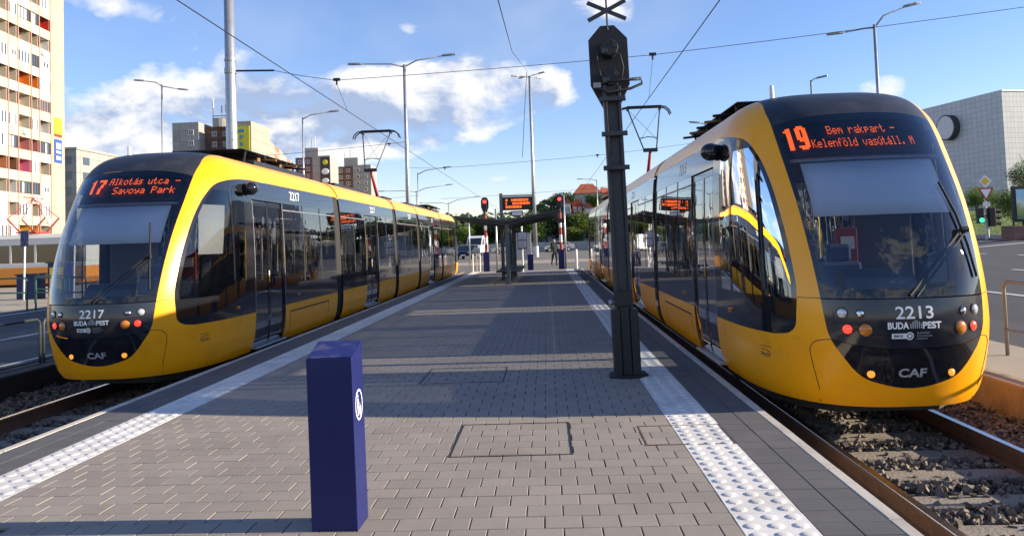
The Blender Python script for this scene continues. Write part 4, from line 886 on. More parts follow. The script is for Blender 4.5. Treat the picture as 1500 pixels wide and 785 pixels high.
b = MB(); b.tube([(-.20, -.05, cz-.30), (-.02, -.08, cz-.26), (.20, -.06, cz-.25), (.37, -.02, cz-.245), (.37, -.02, cz-.30), (.22, -.06, cz-.36), (-.05, -.08, cz-.40), (-.20, -.05, cz-.30)], .017, 6); b.build('guard_hoop', 'black_metal', t, local=True, smooth=True)
b = MB(); b.box(-.22, -.13, -.09, -.06, cz-.33, cz-.27); b.box(.24, .36, -.045, -.03, cz-.262, cz-.222); b.build('number_plate', 'steel_dull', t, local=True)

# shelter with butterfly roof
t = thing('tram_shelter', 'grey tram shelter with butterfly roof, glass wall and benches', 'shelter', (-1.52, 30.6, 0))
X0 = -1.52
for k, yy in enumerate((30.6, 32.9, 35.2, 37.5)):
    b = MB(); b.box(X0-.075, X0+.075, yy-.06, yy+.06, 0, 2.36); b.box(X0-.13, X0+.13, yy-.1, yy+.1, .0, .03); b.build('post', 'shelter_grey', t, bevel=.01)
    b = MB(); b.bar((X0, yy, 2.34), (X0-2.0, yy, 2.60), .08, .09); b.build('rafter', 'shelter_grey', t); b = MB(); b.bar((X0, yy, 2.34), (X0+2.0, yy, 2.72), .08, .09); b.build('rafter', 'shelter_grey', t)
b = MB(); b.prism([(X0-.02, 2.40), (X0-2.05, 2.64), (X0-2.05, 2.70), (X0-.02, 2.50)], lambda u, v, q: (u, q, v), 30.2, 38.0); b.build('canopy', 'canopy', t)
b = MB(); b.prism([(X0+.02, 2.40), (X0+2.08, 2.76), (X0+2.08, 2.82), (X0+.02, 2.50)], lambda u, v, q: (u, q, v), 30.2, 38.0); b.build('canopy', 'canopy', t)
for k in range(3):
    y0_ = 30.72+k*2.3
    b = MB(); b.box(X0-.008, X0+.008, y0_, y0_+2.06, .25, 2.2); b.build('glass_wall', 'clear_glass', t)
    for sx in (-1, 1):
        b = MB(); b.box(X0+sx*.28-.22, X0+sx*.28+.22, y0_+.1, y0_+1.9, .44, .50); b.box(X0+min(0, sx*.28), X0+max(0, sx*.28), y0_+.4, y0_+.46, .36, .44); b.box(X0+min(0, sx*.28), X0+max(0, sx*.28), y0_+1.5, y0_+1.56, .36, .44); b.build('bench', 'dark_grey', t, bevel=.01)
b = MB(); b.box(X0+.10, X0+.16, 31.2, 31.9, .75, 1.55); b.build('notice_case', 'green_paint', t, bevel=.01)
b = MB(); b.bar((X0-.05, 30.55, .30), (X0-.55, 30.2, .03), .05, .05); b.build('foot_brace', 'rubber', t)

# passenger information display
t = thing('information_display', 'orange LED departure board on a grey post above the shelter', 'display', (-1.86, 33.4, 0))
b = MB(); b.box(-1.94, -1.80, 33.33, 33.47, 0, 3.72); b.build('post', 'shelter_grey', t, bevel=.01)
b = MB(); b.box(-1.80, -.50, 33.30, 33.55, 2.99, 3.55); bd = b.build('board_case', 'black_metal', t, bevel=.015)
b = MB(); rr = random.Random(4)
for r_ in range(3):
    zc = 3.41-r_*.145; x = -1.67
    while x < -.68:
        w = rr.choice((.05, .08, .12, .2))
        if not (-1.62 < x < -1.55 or (r_ == 2 and x > -1.0 and x < -.74)):
            b.box(x, min(x+w, -.64), 33.285, 33.297, zc-.05, zc+.05)
        x += w+.02
b.build('led_rows', 'led', bd)
b = MB(); b.box(-1.45, -.95, 33.36, 33.44, 2.72, 2.95); sg_ = b.build('stop_sign', 'blue_paint', t, bevel=.01)
b = MB(); b.box(-1.41, -.99, 33.352, 33.358, 2.76, 2.91); b.build('sign_face', 'letter', sg_)
b = MB(); b.bar((-1.86, 33.4, 3.6), (-.5, 33.4, 3.6), .06, .06); b.build('board_beam', 'shelter_grey', t)

# timetable stand
t = thing('timetable_stand', 'timetable board with two white sheets on a pale post', 'sign', (-1.30, 42.2, 0))
b = MB(); b.cyl((-1.30, 42.2, 0), (-1.30, 42.2, 3.1), .045); b.build('post', 'white_paint', t)
b = MB(); b.box(-1.54, -1.04, 42.08, 42.16, 1.22, 2.16); fr_ = b.build('board_frame', 'blue_paint', t, bevel=.01)
for z in (1.28, 1.72):
    b = MB(); b.box(-1.50, -1.08, 42.070, 42.078, z, z+.38); b.build('timetable_sheet', 'paper_white', fr_)
    b = MB()
    for i in range(9): b.box(-1.47, -1.11, 42.066, 42.069, z+.03+i*.037, z+.045+i*.037)
    b.build('printed_rows', 'letter_grey', fr_)
# crossing signals
def crossing_signal(x, y, label):
    t = thing('crossing_signal', label, 'traffic light', (x, y, 0), 'red signals at the platform end')
    b = MB(); b.box(x-.17, x+.17, y-.15, y+.15, -.05, 1.10); b.build('base_box', 'blue_paint', t, bevel=.015)
    for k in range(5):
        b = MB(); b.cyl((x, y, 1.10+k*.42), (x, y, 1.52+k*.42), .085, n=14); b.build('mast_band', 'red_box' if k % 2 == 0 else 'white_paint', t, smooth=False)
    b = MB(); b.prism([(-.10, 3.36), (.10, 3.36), (.22, 3.66), (.22, 4.05), (.12, 4.24), (-.12, 4.24), (-.22, 4.05), (-.22, 3.66)], lambda u, v, q: (x+u, q, v), y-.02, y+.02); hd_ = b.build('backboard', 'black_metal', t)
    b = MB(); b.box(x-.12, x+.12, y-.14, y-.02, 3.5, 4.16); b.cyl((x, y, 3.2), (x, y, 3.5), .05); b.build('lamp_case', 'black_metal', hd_, bevel=.02)
    b = MB(); b.cyl((x, y-.145, 3.98), (x, y-.16, 3.98), .105, n=18); b.build('red_lamp', 'signal_red', hd_)
    b = MB(); b.cyl((x, y-.145, 3.68), (x, y-.15, 3.68), .09, n=18); b.build('dark_lamp', 'rubber', hd_)
    b = MB(); b.box(x-.22, x+.24, y-.24, y-.10, 2.62, 2.86); b.cyl((x-.12, y-.245, 2.74), (x-.12, y-.255, 2.74), .06); b.build('bell_box', 'black_metal', t, bevel=.02)
crossing_signal(-3.46, 44.9, 'red tram signal on striped mast beside the thin white posts'); crossing_signal(.84, 44.9, 'red tram signal on striped mast beside the walking person')
def bollard(x, y, h, r_, label, group, mt='white_paint'):
    t = thing('bollard', label, 'bollard', (x, y, gz(x, y) if y > 44.2 else 0), group); z = t.location.z
    b = MB(); b.cyl((x, y, z), (x, y, z+h), r_, n=12); b.build('post', mt, t, smooth=False); b = MB(); b.ball((x, y, z+h), (r_, r_, r_*.7), 12, 6); b.build('cap', mt, t, smooth=True)
for x in (-4.12, -3.93, -3.75): bollard(x, 43.9 if x > -4 else 43.5, 1.0, .03, 'thin white post at the platform end near the left signal', 'thin white posts')
bollard(1.66, 44.0, 1.05, .07, 'stout white bollard at the end of the right tactile strip', None)
t = thing('litter_bin', 'small blue bin standing beyond the timetable board', 'litter bin', (-.95, 45.6, -.1)); b = MB(); b.box(-1.12, -.78, 45.45, 45.75, -.12, .82); b.build('bin_body', 'blue_paint', t, bevel=.02); b = MB(); b.box(-1.14, -.76, 45.43, 45.77, .82, .87); b.build('bin_lid', 'blue_worn', t, bevel=.01)
t = thing('cabinet', 'grey switch cabinet beyond the crossing beside the tall mast', 'cabinet', (-1.6, 72, 0)); b = MB(); b.box(-3.3, -1.4, 72, 72.6, -.1, 2.3); b.build('cabinet_body', 'concrete', t, bevel=.02); b = MB(); b.box(-3.38, -1.32, 71.9, 72.7, 2.3, 2.38); b.build('cabinet_roof', 'galv', t)
for (x, y, h, lb) in ((-2.95, 46.5, 3.6, 'thin grey post between the left signal and shelter'), (1.10, 45.2, 4.2, 'thin pale post just right of the striped signal mast'), (-5.9, 60, 4.0, 'thin white pole beyond the white posts')):
    t = thing('pole', lb, 'pole', (x, y, 0)); b = MB(); b.cyl((x, y, gz(x, y)-.1), (x, y, h), .06, .05, n=10); b.build('shaft', 'galv', t, smooth=True); b = MB(); b.cyl((x, y, h), (x, y, h+.03), .065, n=10); b.build('cap', 'steel_dull', t)

# tall lamps and catenary poles
def lamp_post(x, y, h, arms, label, r0=.11, r1=.06, group='street lamps', base=None, mt='galv'):
    z0 = gz(x, y)-.1 if base is None else base
    t = thing('street_lamp', label, 'street lamp', (x, y, z0), group)
    b = MB(); b.tube([(x, y, z0), (x, y, z0+(h-z0)*.5), (x, y, h)], [r0, (r0+r1)/2, r1], 12); b.build('pole', mt, t, smooth=True)
    b = MB(); b.cyl((x, y, z0), (x, y, z0+1.2), r0*1.35, r0*1.3, n=12); b.build('pole_base', mt, t)
    for (dx, dy, dz) in arms:
        b = MB(); b.tube([(x, y, h-.15), (x+dx*.3, y+dy*.3, h+dz*.5), (x+dx, y+dy, h+dz)], [.05, .045, .035], 8); am = b.build('arm', mt, t, smooth=True)
        d = Vector((dx, dy, dz*.4)).normalized(); c = Vector((x+dx, y+dy, h+dz)); q = d.to_track_quat('Y', 'Z').to_matrix()
        b = MB(); prof = [(-.10, 0), (-.14, .25), (-.13, .62), (-.07, .85), (.07, .85), (.13, .62), (.14, .25), (.10, 0)]
        vs_ = [c + q @ Vector((u, v-.1, w)) for w, k in ((-.035, 1), (.075, .8)) for u, v in [(a*k, b2) for a, b2 in prof]]; n = len(prof)
        b.add(vs_, [tuple(reversed(range(n))), tuple(range(n, 2*n))] + [(i, (i+1) % n, n+(i+1) % n, n+i) for i in range(n)]); b.build('lamp_head', 'steel_dull', am, bevel=.015)
    return t
lamp_post(-29.9, 60, 15.0, [(-1.5, 0, .35), (1.4, 0, -.45)], 'double-arm street lamp rising behind the roof of tram 2217')
lamp_post(-18.7, 60, 11.9, [(2.2, 0, .35)], 'single-arm street lamp beside the receding panel block', .09, .05)
lamp_post(-8.45, 48, 12.9, [(-2.8, 0, .15), (2.5, 0, .45)], 'tall double-arm lamp and catenary pole beside the red pantograph', .17, .09)
lamp_post(-1.1, 80, 18.6, [(-1.2, -.7, -.1), (1.0, -.7, .1), (-.7, .9, .1), (.8, .9, .0)], 'very tall four-headed lamp mast standing beyond the platform', .24, .12)
lamp_post(17.05, 40, 12.0, [(-1.65, 0, -.35), (1.6, 0, .85)], 'double-arm street lamp above the roof of tram 2213', .12, .07)
lamp_post(-12.2, 75, 8.6, [(2.6, 0, .4)], 'slender single-arm lamp half hidden by the tall catenary pole', .07, .045)
lamp_post(-16.5, 100, 8.6, [(-4.2, 0, .1), (4.0, 0, .6)], 'distant wide double-arm lamp over the tail of tram 2217', .10, .06)
lamp_post(-15.5, 125, 8.2, [(-4.2, 0, .1), (4.4, 0, .8)], 'farthest wide double-arm lamp over the tail of tram 2217', .10, .06)
lamp_post(7.4, 110, 9.9, [(-2.0, 0, .15)], 'single-arm lamp in front of the red-roofed building', .10, .06)
lamp_post(20.6, 60, 13.1, [(.4, -.3, .1)], 'lamp whose head just shows above the black roof of tram 2213', .12, .07)
lamp_post(12.7, 60, 10.0, [(-.7, 0, .2)], 'small lamp head showing between pantograph and tram 2213', .09, .06)
t = thing('catenary_pole', 'thick grey catenary pole behind the front car of tram 2217', 'pole', (-9.33, 23, -.4))
b = MB(); b.tube([(-9.33, 23, -.4), (-9.33, 23, 5), (-9.36, 23, 10.6)], [.20, .165, .135], 18); b.build('pole', 'galv', t, smooth=True)
b = MB(); b.cyl((-9.34, 23, 7.0), (-9.34, 23, 7.16), .175, n=16); b.build('clamp_ring', 'steel_dull', t); b = MB(); b.cyl((-9.34, 23, 7.38), (-9.34, 23, 7.46), .17, n=16); b.build('clamp_ring', 'steel_dull', t)
b = MB(); b.cyl((-9.33, 23, -.42), (-9.33, 23, .1), .3, n=16); b.build('foot', 'concrete', t)
b = MB(); b.tube([(-9.2, 23, 7.08), (-8.0, 23, 7.04)], .028, 6); b.build('insulator_rod', 'black_metal', t)
# overhead wires
def wire(pts, label, r_=.008, sag=0, fit=None, name='overhead_wire'):
    P3 = []
    for a, c in zip(pts, pts[1:]):
        for q in lin(0, 1, 9 if sag else 2)[:-1]:
            p = Vector(a).lerp(Vector(c), q); p.z -= sag*4*q*(1-q); P3.append(p)
    P3.append(Vector(pts[-1])); t = thing(name, label, 'wire', P3[0], 'overhead wires')
    b = MB(); b.tube(P3, r_, 5); b.build('cable', 'wire', t)
    for p in (fit or []):
        b = MB(); b.box(p[0]-.10, p[0]+.10, p[1]-.04, p[1]+.04, p[2]-.02, p[2]+.06); b.cyl((p[0], p[1], p[2]-.14), (p[0], p[1], p[2]), .03, n=8); b.build('insulator', 'black_metal', t)
wire([(-6.1, -2, 5.93), (-6.1, 110, 5.93)], 'contact wire running above the track of tram 2217', .011)
wire([(3.34, -2, 5.93), (3.34, 110, 5.93)], 'contact wire running above the track of tram 2213', .011)
wire([(-8.0, 23, 7.04), (-6.1, 23, 6.66), (3.34, 23, 7.00), (14.5, 23, 7.95), (22, 23, 8.7)], 'cross-span wire from the thick catenary pole over both tracks', .009, .03, [(-6.1, 23, 6.66), (3.34, 23, 7.0)])
wire([(-6.1, 23, 6.55), (-6.1, 24.2, 5.93)], 'short dropper wire under the cross-span above tram 2217', .006); wire([(3.34, 23, 6.9), (3.34, 24.2, 5.93)], 'short dropper wire under the cross-span beside the signal mast', .006)
wire([(-22, 52, 7.9), (-8.45, 48, 8.05)], 'span wire ending at the tall pole beside the pantograph', .014, .05, [(-9.6, 48.3, 8.0)])
wire([(-8.45, 48, 6.45), (-6.1, 48, 6.35), (3.34, 48, 6.75), (9.5, 48, 7.3)], 'far cross-span wire over both tracks beyond the shelter', .010, .03, [(-6.1, 48, 6.35), (3.34, 48, 6.75)])
wire([(-10, 75, 6.0), (3.34, 75, 6.4), (8, 75, 6.8)], 'farthest cross-span wire over the crossing', .012, .04)
wire([(-30, 62, 4.8), (-18, 62, 5.2), (-10, 62, 5.6)], 'wire crossing behind the tail of tram 2217', .01, .05)
wire([(-.35, 6.3, 4.35), (-.75, 14, 6.2), (-1.05, 30, 9.0), (-1.25, 79.3, 18.95)], 'long cable climbing over the platform to the four-headed mast', .012, 0)
wire([(-1.35, 79.3, 18.9), (-1.75, 79.3, 14.5), (-2.1, 79.3, 10.2)], 'loose cable hanging down from the four-headed mast', .03, .0)
wire([(-75, 96, 20), (-38, 62, 9.5)], 'thin wire stretching from the apartment tower', .012, 1.0)

# railings
def railing(x0, y0, x1, y1, z0, h, label, group, mt='rail_frame', r_=.024, bars=()):
    t = thing('railing', label, 'railing', (x0, y0, z0), group); a = Vector((x0, y0, 0)); c = Vector((x1, y1, 0)); d = (c-a).normalized(); Ln = (c-a).length
    pt = lambda s, z: (a.x+d.x*s, a.y+d.y*s, z0+z)
    b = MB(); cr_ = .12; pts = [pt(0, -.1), pt(0, h-cr_)] + [pt(cr_-cr_*math.cos(q), h-cr_+cr_*math.sin(q)) for q in lin(.2, PI/2, 5)] + [pt(Ln-cr_+cr_*math.sin(q), h-cr_+cr_*math.cos(q)) for q in lin(0, PI/2-.2, 5)] + [pt(Ln, h-cr_), pt(Ln, -.1)]
    b.tube(pts, r_, 8); b.build('hoop', mt, t, smooth=True)
    for z in bars:
        b = MB(); b.tube([pt(0, z), pt(Ln, z)], r_*.8, 8); b.build('rail_bar', mt, t, smooth=True)
    return t
for k in range(3): railing(6.36, 11.25-k*2.55, 6.36, 8.80-k*2.55, -.17, 1.03, 'steel hoop railing coloured as sunlit, beside the right hand road', 'railings beside the right road', 'rail_frame_lit', .026, (.36,))
for k in range(4):
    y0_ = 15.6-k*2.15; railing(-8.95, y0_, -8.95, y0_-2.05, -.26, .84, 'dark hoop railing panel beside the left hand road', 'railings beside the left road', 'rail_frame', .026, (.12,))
    b = MB()
for (x0, y0, x1, y1) in ((-16.9, 25.2, -15.55, 24.5), (-18.8, 28.0, -16.9, 27.0), (-19.2, 25.6, -17.2, 25.2), (-15.5, 24.5, -14.6, 24.2)): railing(x0, y0, x1, y1, -.10, 1.10, 'green tubular railing at the far side of the left road', 'green railings', 'green_paint', .03, (.62,))
# small signs and cabinets at the left
t = thing('ticket_machine', 'blue cabinet with yellow front panel beyond the green railing', 'machine', (-19.6, 31, 0)); b = MB(); b.box(-20.1, -19.35, 30.7, 31.3, -.1, 1.42); b.build('case', 'blue_paint', t, bevel=.02); b = MB(); b.box(-20.0, -19.45, 30.675, 30.69, .35, 1.25); b.build('front_panel', 'handrail_yellow', t)
b = MB(); b.box(-20.14, -19.31, 30.62, 31.38, 1.42, 1.47); b.build('case_roof', 'dark_grey', t)
t = thing('cabinet', 'low dark blue cabinet next to the yellow-fronted machine', 'cabinet', (-20.9, 31, 0)); b = MB(); b.box(-21.4, -20.5, 30.7, 31.2, -.1, .98); b.build('case', 'blue_paint', t, bevel=.02); b = MB(); b.box(-21.45, -20.45, 30.65, 31.25, .98, 1.03); b.build('lid', 'dark_grey', t)
for (x, y, h, w, hh, mt, lb) in ((-20.75, 30.2, 2.75, .34, .62, 'blue_worn', 'sign seen from behind on a white pole near the cabinets'), (-18.6, 30.0, 2.85, .62, .62, 'steel_dull', 'square grey sign back on a leaning pole beside tram 2217')):
    t = thing('road_sign', lb, 'sign', (x, y, 0)); b = MB(); b.cyl((x, y, -.1), (x+.08, y, h), .035, n=8); b.build('post', 'white_paint', t, smooth=True); b = MB(); b.box(x-w/2+.08, x+w/2+.08, y-.05, y-.03, h-hh, h); b.build('sign_plate', mt, t, bevel=.01)
# signs and signal at the right
px_, py_ = 24.75, 45.0; gz_ = gz(px_, py_)
t = thing('sign_post', 'pole with yellow diamond, give-way triangle and green traffic light', 'traffic light', (px_, py_, gz_))
b = MB(); b.cyl((px_, py_, gz_-.1), (px_, py_, 4.2), .06, n=10); b.cyl((px_, py_, gz_-.1), (px_, py_, gz_+1.2), .10, n=10); b.build('post', 'galv', t)
yf = py_-.10
def plate(name, poly, cz_, mt, parent, yy, th=.01):
    b = MB(); b.prism(poly, lambda u, v, q: (px_+u, q, cz_+v), yy-th, yy); return b.build(name, mt, parent)
dm = plate('priority_sign', [(-.36, 0), (0, -.36), (.36, 0), (0, .36)], 4.10, 'letter', t, yf); plate('priority_field', [(-.25, 0), (0, -.25), (.25, 0), (0, .25)], 4.10, 'handrail_yellow', dm, yf-.012, .004)
tr = plate('give_way_sign', [(-.44, .38), (0, -.38), (.44, .38)], 3.35, 'red_box', t, yf); plate('give_way_field', [(-.30, .30), (0, -.22), (.30, .30)], 3.35, 'letter', tr, yf-.012, .004)
plate('small_plate', [(-.2, -.12), (.2, -.12), (.2, .12), (-.2, .12)], 2.80, 'letter', t, yf)
b = MB(); b.box(px_-.58, px_-.26, yf-.2, yf+.1, 1.75, 2.6); b.box(px_-.26, px_-.05, yf-.02, yf+.06, 2.1, 2.2); hd_ = b.build('signal_head', 'black_metal', t, bevel=.02)
b = MB(); b.cyl((px_-.42, yf-.205, 1.92), (px_-.42, yf-.225, 1.92), .13, n=16); b.build('green_lamp', 'signal_green', hd_)
b = MB(); b.box(px_+.08, px_+.42, yf-.1, yf+.2, 1.55, 2.6); h2 = b.build('signal_head', 'black_metal', t, bevel=.02)
for z in (1.75, 2.08, 2.42):
    b = MB(); b.cyl((px_+.40, yf+.05, z), (px_+.72, yf+.05, z-.03), .13, .12, n=12, cap=False); b.build('lamp_hood', 'black_metal', h2)
# advertising case
bx, by = 25.0, 42.0; g0 = gz(bx, by)
t = thing('billboard', 'glazed advertising case with landscape poster on a brick base', 'billboard', (bx, by, g0))
b = MB(); b.box(24.55, 26.6, by, by+.25, 1.75, 3.62); b.build('case', 'black_metal', t, bevel=.02)
b = MB(); b.box(24.68, 26.47, by-.012, by-.002, 1.9, 3.45); b.build('poster', 'poster', t)
b = MB(); b.box(24.2, 27.2, by-.4, by+.7, g0-.1, 1.55); b.build('base', 'brick', t, bevel=.02)
b = MB(); b.box(25.0, 25.1, by+.05, by+.15, 1.5, 1.8); b.box(26.0, 26.1, by+.05, by+.15, 1.5, 1.8); b.build('stand', 'black_metal', t)

# ------------------------------------------------------------------ apartment tower at the left
t = thing('apartment_tower', 'tall cream concrete apartment tower with coloured loggias and blank end strip', 'building', (-66.8, 106, 0)); t.rotation_euler.z = math.atan2(-.996, .087)
def TP(mb, name, mt, parent=t, **k): return mb.build(name, mt, parent, local=True, **k)
BAY = [3.6, 6.3, 8.2, 11.1, 13.2, 16.1, 18.2, 21.0]
b = MB(); b.box(0, 3.58, -11, 0, -1, 47); strip = TP(b, 'end_strip', 'panel_cream')
b = MB(); b.box(3.6, 21, -11, -1.5, -1, 47); TP(b, 'core_wall', 'cream')
for s in BAY:
    b = MB(); b.box(s-.07, s+.07, -1.48, .10, 0, 47); TP(b, 'fin', 'fin')
ROWS = {13: 'llwlwl', 12: 'wlgwlw', 11: 'Rggwll', 10: 'Wbbbll', 9: 'pgwpwl', 8: 'POObll', 7: 'glblbl', 6: 'Wwlwwl', 5: 'gssgwl', 4: 'bwKNSl', 3: 'pggWbw', 2: 'wlwlww', 1: 'bYYwwl', 0: 'PPwPPw'}
LC = {'R': 'loggia_red', 'O': 'loggia_orange', 'K': 'loggia_pink', 'S': 'loggia_salmon', 'N': 'loggia_brown', 'Y': 'loggia_yellow', 'b': 'loggia_beige', 'W': 'loggia_white', 'l': 'loggia_beige', 's': 'loggia_rose'}
rr = random.Random(3)
for k, row in ROWS.items():
    f = .5+2.8*k
    for i, c in enumerate(row):
        s0, s1 = BAY[i]+.075, BAY[i+1]-.075
        b = MB(); b.box(s0, s1, -.12, .02+rr.uniform(0, .02), f-.22, f+.98); TP(b, 'parapet', 'cream' if rr.random() < .75 else 'cream_white')
        if c in LC:
            lg = MB(); lg.box(s0, s1, -1.47, -1.44, f+.05, f+2.55); lo = TP(lg, 'loggia', LC[c])
            for q in (s0, s1-.05):
                b = MB(); b.box(q, q+.05, -1.43, -.13, f+.05, f+2.55); TP(b, 'loggia_side', LC[c], lo)
            b = MB(); b.box(s0+.06, s1-.06, -1.43, -.13, f-.2, f+.04); TP(b, 'loggia_floor', 'loggia_slab', lo)
            b = MB(); w = (s1-s0); b.box(s0+w*.22, s0+w*.75, -1.43, -1.40, f+.9, f+2.2); TP(b, 'loggia_window', 'pane', lo)
        elif c in 'pP':
            b = MB(); b.box(s0, s1, -.10, -.01, f+.99, f+2.56); pn = TP(b, 'infill_panel', 'cream_white')
            if c == 'p':
                for q in (.18, .42):
                    b = MB(); b.box(s0+(s1-s0)*q, s0+(s1-s0)*(q+.14), -.02, .01, f+1.5, f+2.1); TP(b, 'small_window', 'pane', pn)
        else:
            n = 3 if s1-s0 < 2.2 else 4
            fm = MB(); mt = 'pvc' if c == 'w' else ('fin' if k == 7 else 'dark_grey')
            w = (s1-s0)/n; fm.box(s0, s1, -.10, -.02, f+.99, f+1.08); fm.box(s0, s1, -.10, -.02, f+2.46, f+2.56)
            for q in range(n+1): fm.box(max(s0, s0+q*w-(.16 if c == 'w' else .05)), min(s1, s0+q*w+(.16 if c == 'w' else .05)), -.10, -.02, f+1.08, f+2.46)
            wi = TP(fm, 'window', mt)
            for q in range(n):
                b = MB(); b.box(s0+q*w+.06, s0+(q+1)*w-.06, -.08, -.06, f+1.08, f+2.46); TP(b, 'window_pane', 'pane' if rr.random() < .7 else 'curtain', wi)
for (s, k) in ((6.6, 3), (7.6, 3), (4.1, 2), (9.5, 6), (5.2, 10)):
    b = MB(); b.box(s, s+.8, .02, .36, .5+2.8*k+.15, .5+2.8*k+.75); TP(b, 'air_conditioner', 'white_paint', bevel=.03)
b = MB(); b.box(.9, 2.75, .01, .10, 18.2, 20.8); g_ = TP(b, 'advert_panel', 'sign_green'); b = MB(); b.box(.9, 2.75, .105, .12, 18.2, 18.55); TP(b, 'advert_stripe', 'red_box', g_)
b = MB(); b.box(.9, 2.75, .01, .10, 14.6, 17.8); g_ = TP(b, 'advert_panel', 'sign_blue'); 
for (z0, z1) in ((15.0, 15.5), (15.9, 16.2), (16.5, 17.3)):
    b = MB(); b.box(1.2, 2.4, .105, .12, z0, z1); TP(b, 'advert_print', 'letter', g_)
b = MB(); b.box(-.3, 21, -11, 1.2, -1, .45); TP(b, 'plinth', 'concrete')
t = thing('apartment_block', 'grey block half hidden behind the cream tower', 'building', (-86, 137, 0)); b = MB(); b.box(-110, -84.2, 137, 150, -1, 21.0); b.build('wall', 'panel_grey', t); b = MB(); b.box(-110.2, -84.0, 136.8, 150.2, 21.0, 21.4); b.build('roof', 'concrete', t)
for z in lin(4.6, 18.4, 6):
    b = MB(); b.box(-84.22, -84.15, 139, 141, z, z+1.4); b.build('window', 'pane', t)
    b = MB(); b.box(-86.2, -85.0, 136.93, 136.99, z, z+1.4); b.build('window', 'pane', t)

# ------------------------------------------------------------------ far panel blocks
def windows(parent, p0, p1, zs, n, w=1.3, h=1.35, skip=0, seed=1):
    """one window per bay: frame with pane, proud of the wall p0->p1 (outside on the right hand)"""
    rg = random.Random(seed); a = Vector((*p0, 0)); c = Vector((*p1, 0)); d = (c-a).normalized(); Ln = (c-a).length; rz = math.atan2(d.y, d.x); me = None
    for z in zs:
        for i in range(n):
            if rg.random() < skip: continue
            s = Ln*(i+.5)/n; loc = a+d*s; loc.z = z
            if me is None:
                b = MB()
                for (x0, x1, z0, z1) in ((-w/2, w/2, 0, .09), (-w/2, w/2, h-.09, h), (-w/2, -w/2+.09, .09, h-.09), (w/2-.09, w/2, .09, h-.09), (-.04, .04, .09, h-.09)): b.box(x0, x1, -.10, .05, z0, z1)
                o = b.build('window', 'pvc', parent, local=True); q = MB(); q.box(-w/2+.09, w/2-.09, -.03, .0, .09, h-.09); pn = q.build('pane', 'pane', o, local=True); me = (o, pn)
            else: o = dup(me[0], parent)
            o.location = loc-wloc(parent); o.rotation_euler.z = rz
def slab(parent, name, mt, x0, x1, y0, y1, z1, z0=-1):
    b = MB(); b.box(x0, x1, y0, y1, z0, z1); return b.build(name, mt, parent)
ZT5 = [34.0-2.8*k-1.6 for k in range(5)]
t = thing('panel_block', 'long concrete panel block with a yellow advert on its end wall', 'building', (-86, 200, 0))
slab(t, 'stair_tower', 'panel_grey', -97, -90, 200, 213, 35.8); windows(t, (-93, 200), (-91, 200), ZT5, 1)
slab(t, 'wall', 'panel_brown', -89.98, -82.7, 204, 216, 34.9); windows(t, (-89, 204), (-83, 204), ZT5, 2)
slab(t, 'end_wall', 'panel_pale', -82.68, -76.0, 200, 214, 35.5)
b = MB(); b.box(-80.3, -76.4, 199.75, 199.95, 12, 34.2); ad = b.build('advert_banner', 'sign_yellow', t)
b = MB(); b.box(-79.3, -77.6, 199.6, 199.74, 32.6, 33.3); b.build('advert_mark', 'sign_cyan', ad)
b = MB(); x_ = -78.4
for i, ch in enumerate('PRAKTIK'): text(b, ch, (lambda z: (lambda u, v: (x_+u, 199.6, z+v)))(31.2-i*1.75), 1.0, 1.25, .02)
b.build('advert_lettering', 'sign_cyan', ad)
N_ = 9
for i in range(N_):                                     # long front, in panel sections of alternating colour
    q0, q1 = i/N_, (i+1)/N_; p0 = (-76-24*q0, 200.02+108*q0); p1 = (-76-24*q1, 200.02+108*q1)
    b = MB(); b.prism([(p0[0], p0[1]), (p1[0], p1[1]), (p1[0]-9, p1[1]-2), (p0[0]-9, p0[1]-2)] if i else [(p0[0], p0[1]+.0), (p1[0], p1[1]), (p1[0]-9, p1[1]), (p0[0]-6.6, p0[1]+13.9), (p0[0]-.02, p0[1]+13.9)][:4], lambda u, v, z: (u, v, z), -1, 35.4+(.35 if i % 3 == 2 else 0)); b.build('front_section', 'panel_pale' if i % 3 != 1 else 'front_orange', t)
    windows(t, p0, p1, ZT5, 4, 1.5, 1.5, 0, i)
b = MB(); b.cyl((-86, 206, 34.9), (-86, 206, 37.2), 2.6, n=20); hut = b.build('roof_hut', 'concrete', t)
for (dx, h) in ((-2.6, 5.4), (-.2, 3.6), (.9, 3.8)):
    b = MB(); b.cyl((-86+dx, 206, 37), (-86+dx, 206, 37.5+h), .10, n=6); b.cyl((-86+dx, 206, 37+h*.6), (-86+dx, 206, 37.5+h), .22, n=6); b.build('mobile_antenna', 'steel_dull', hut)
b = MB(); b.tube([(-88.8, 206, 38.2), (-83.4, 206, 38.2)], .12, 6); b.tube([(-88.8, 206, 37.6), (-83.4, 206, 37.6)], .1, 6); b.build('antenna_frame', 'dark_grey', hut)
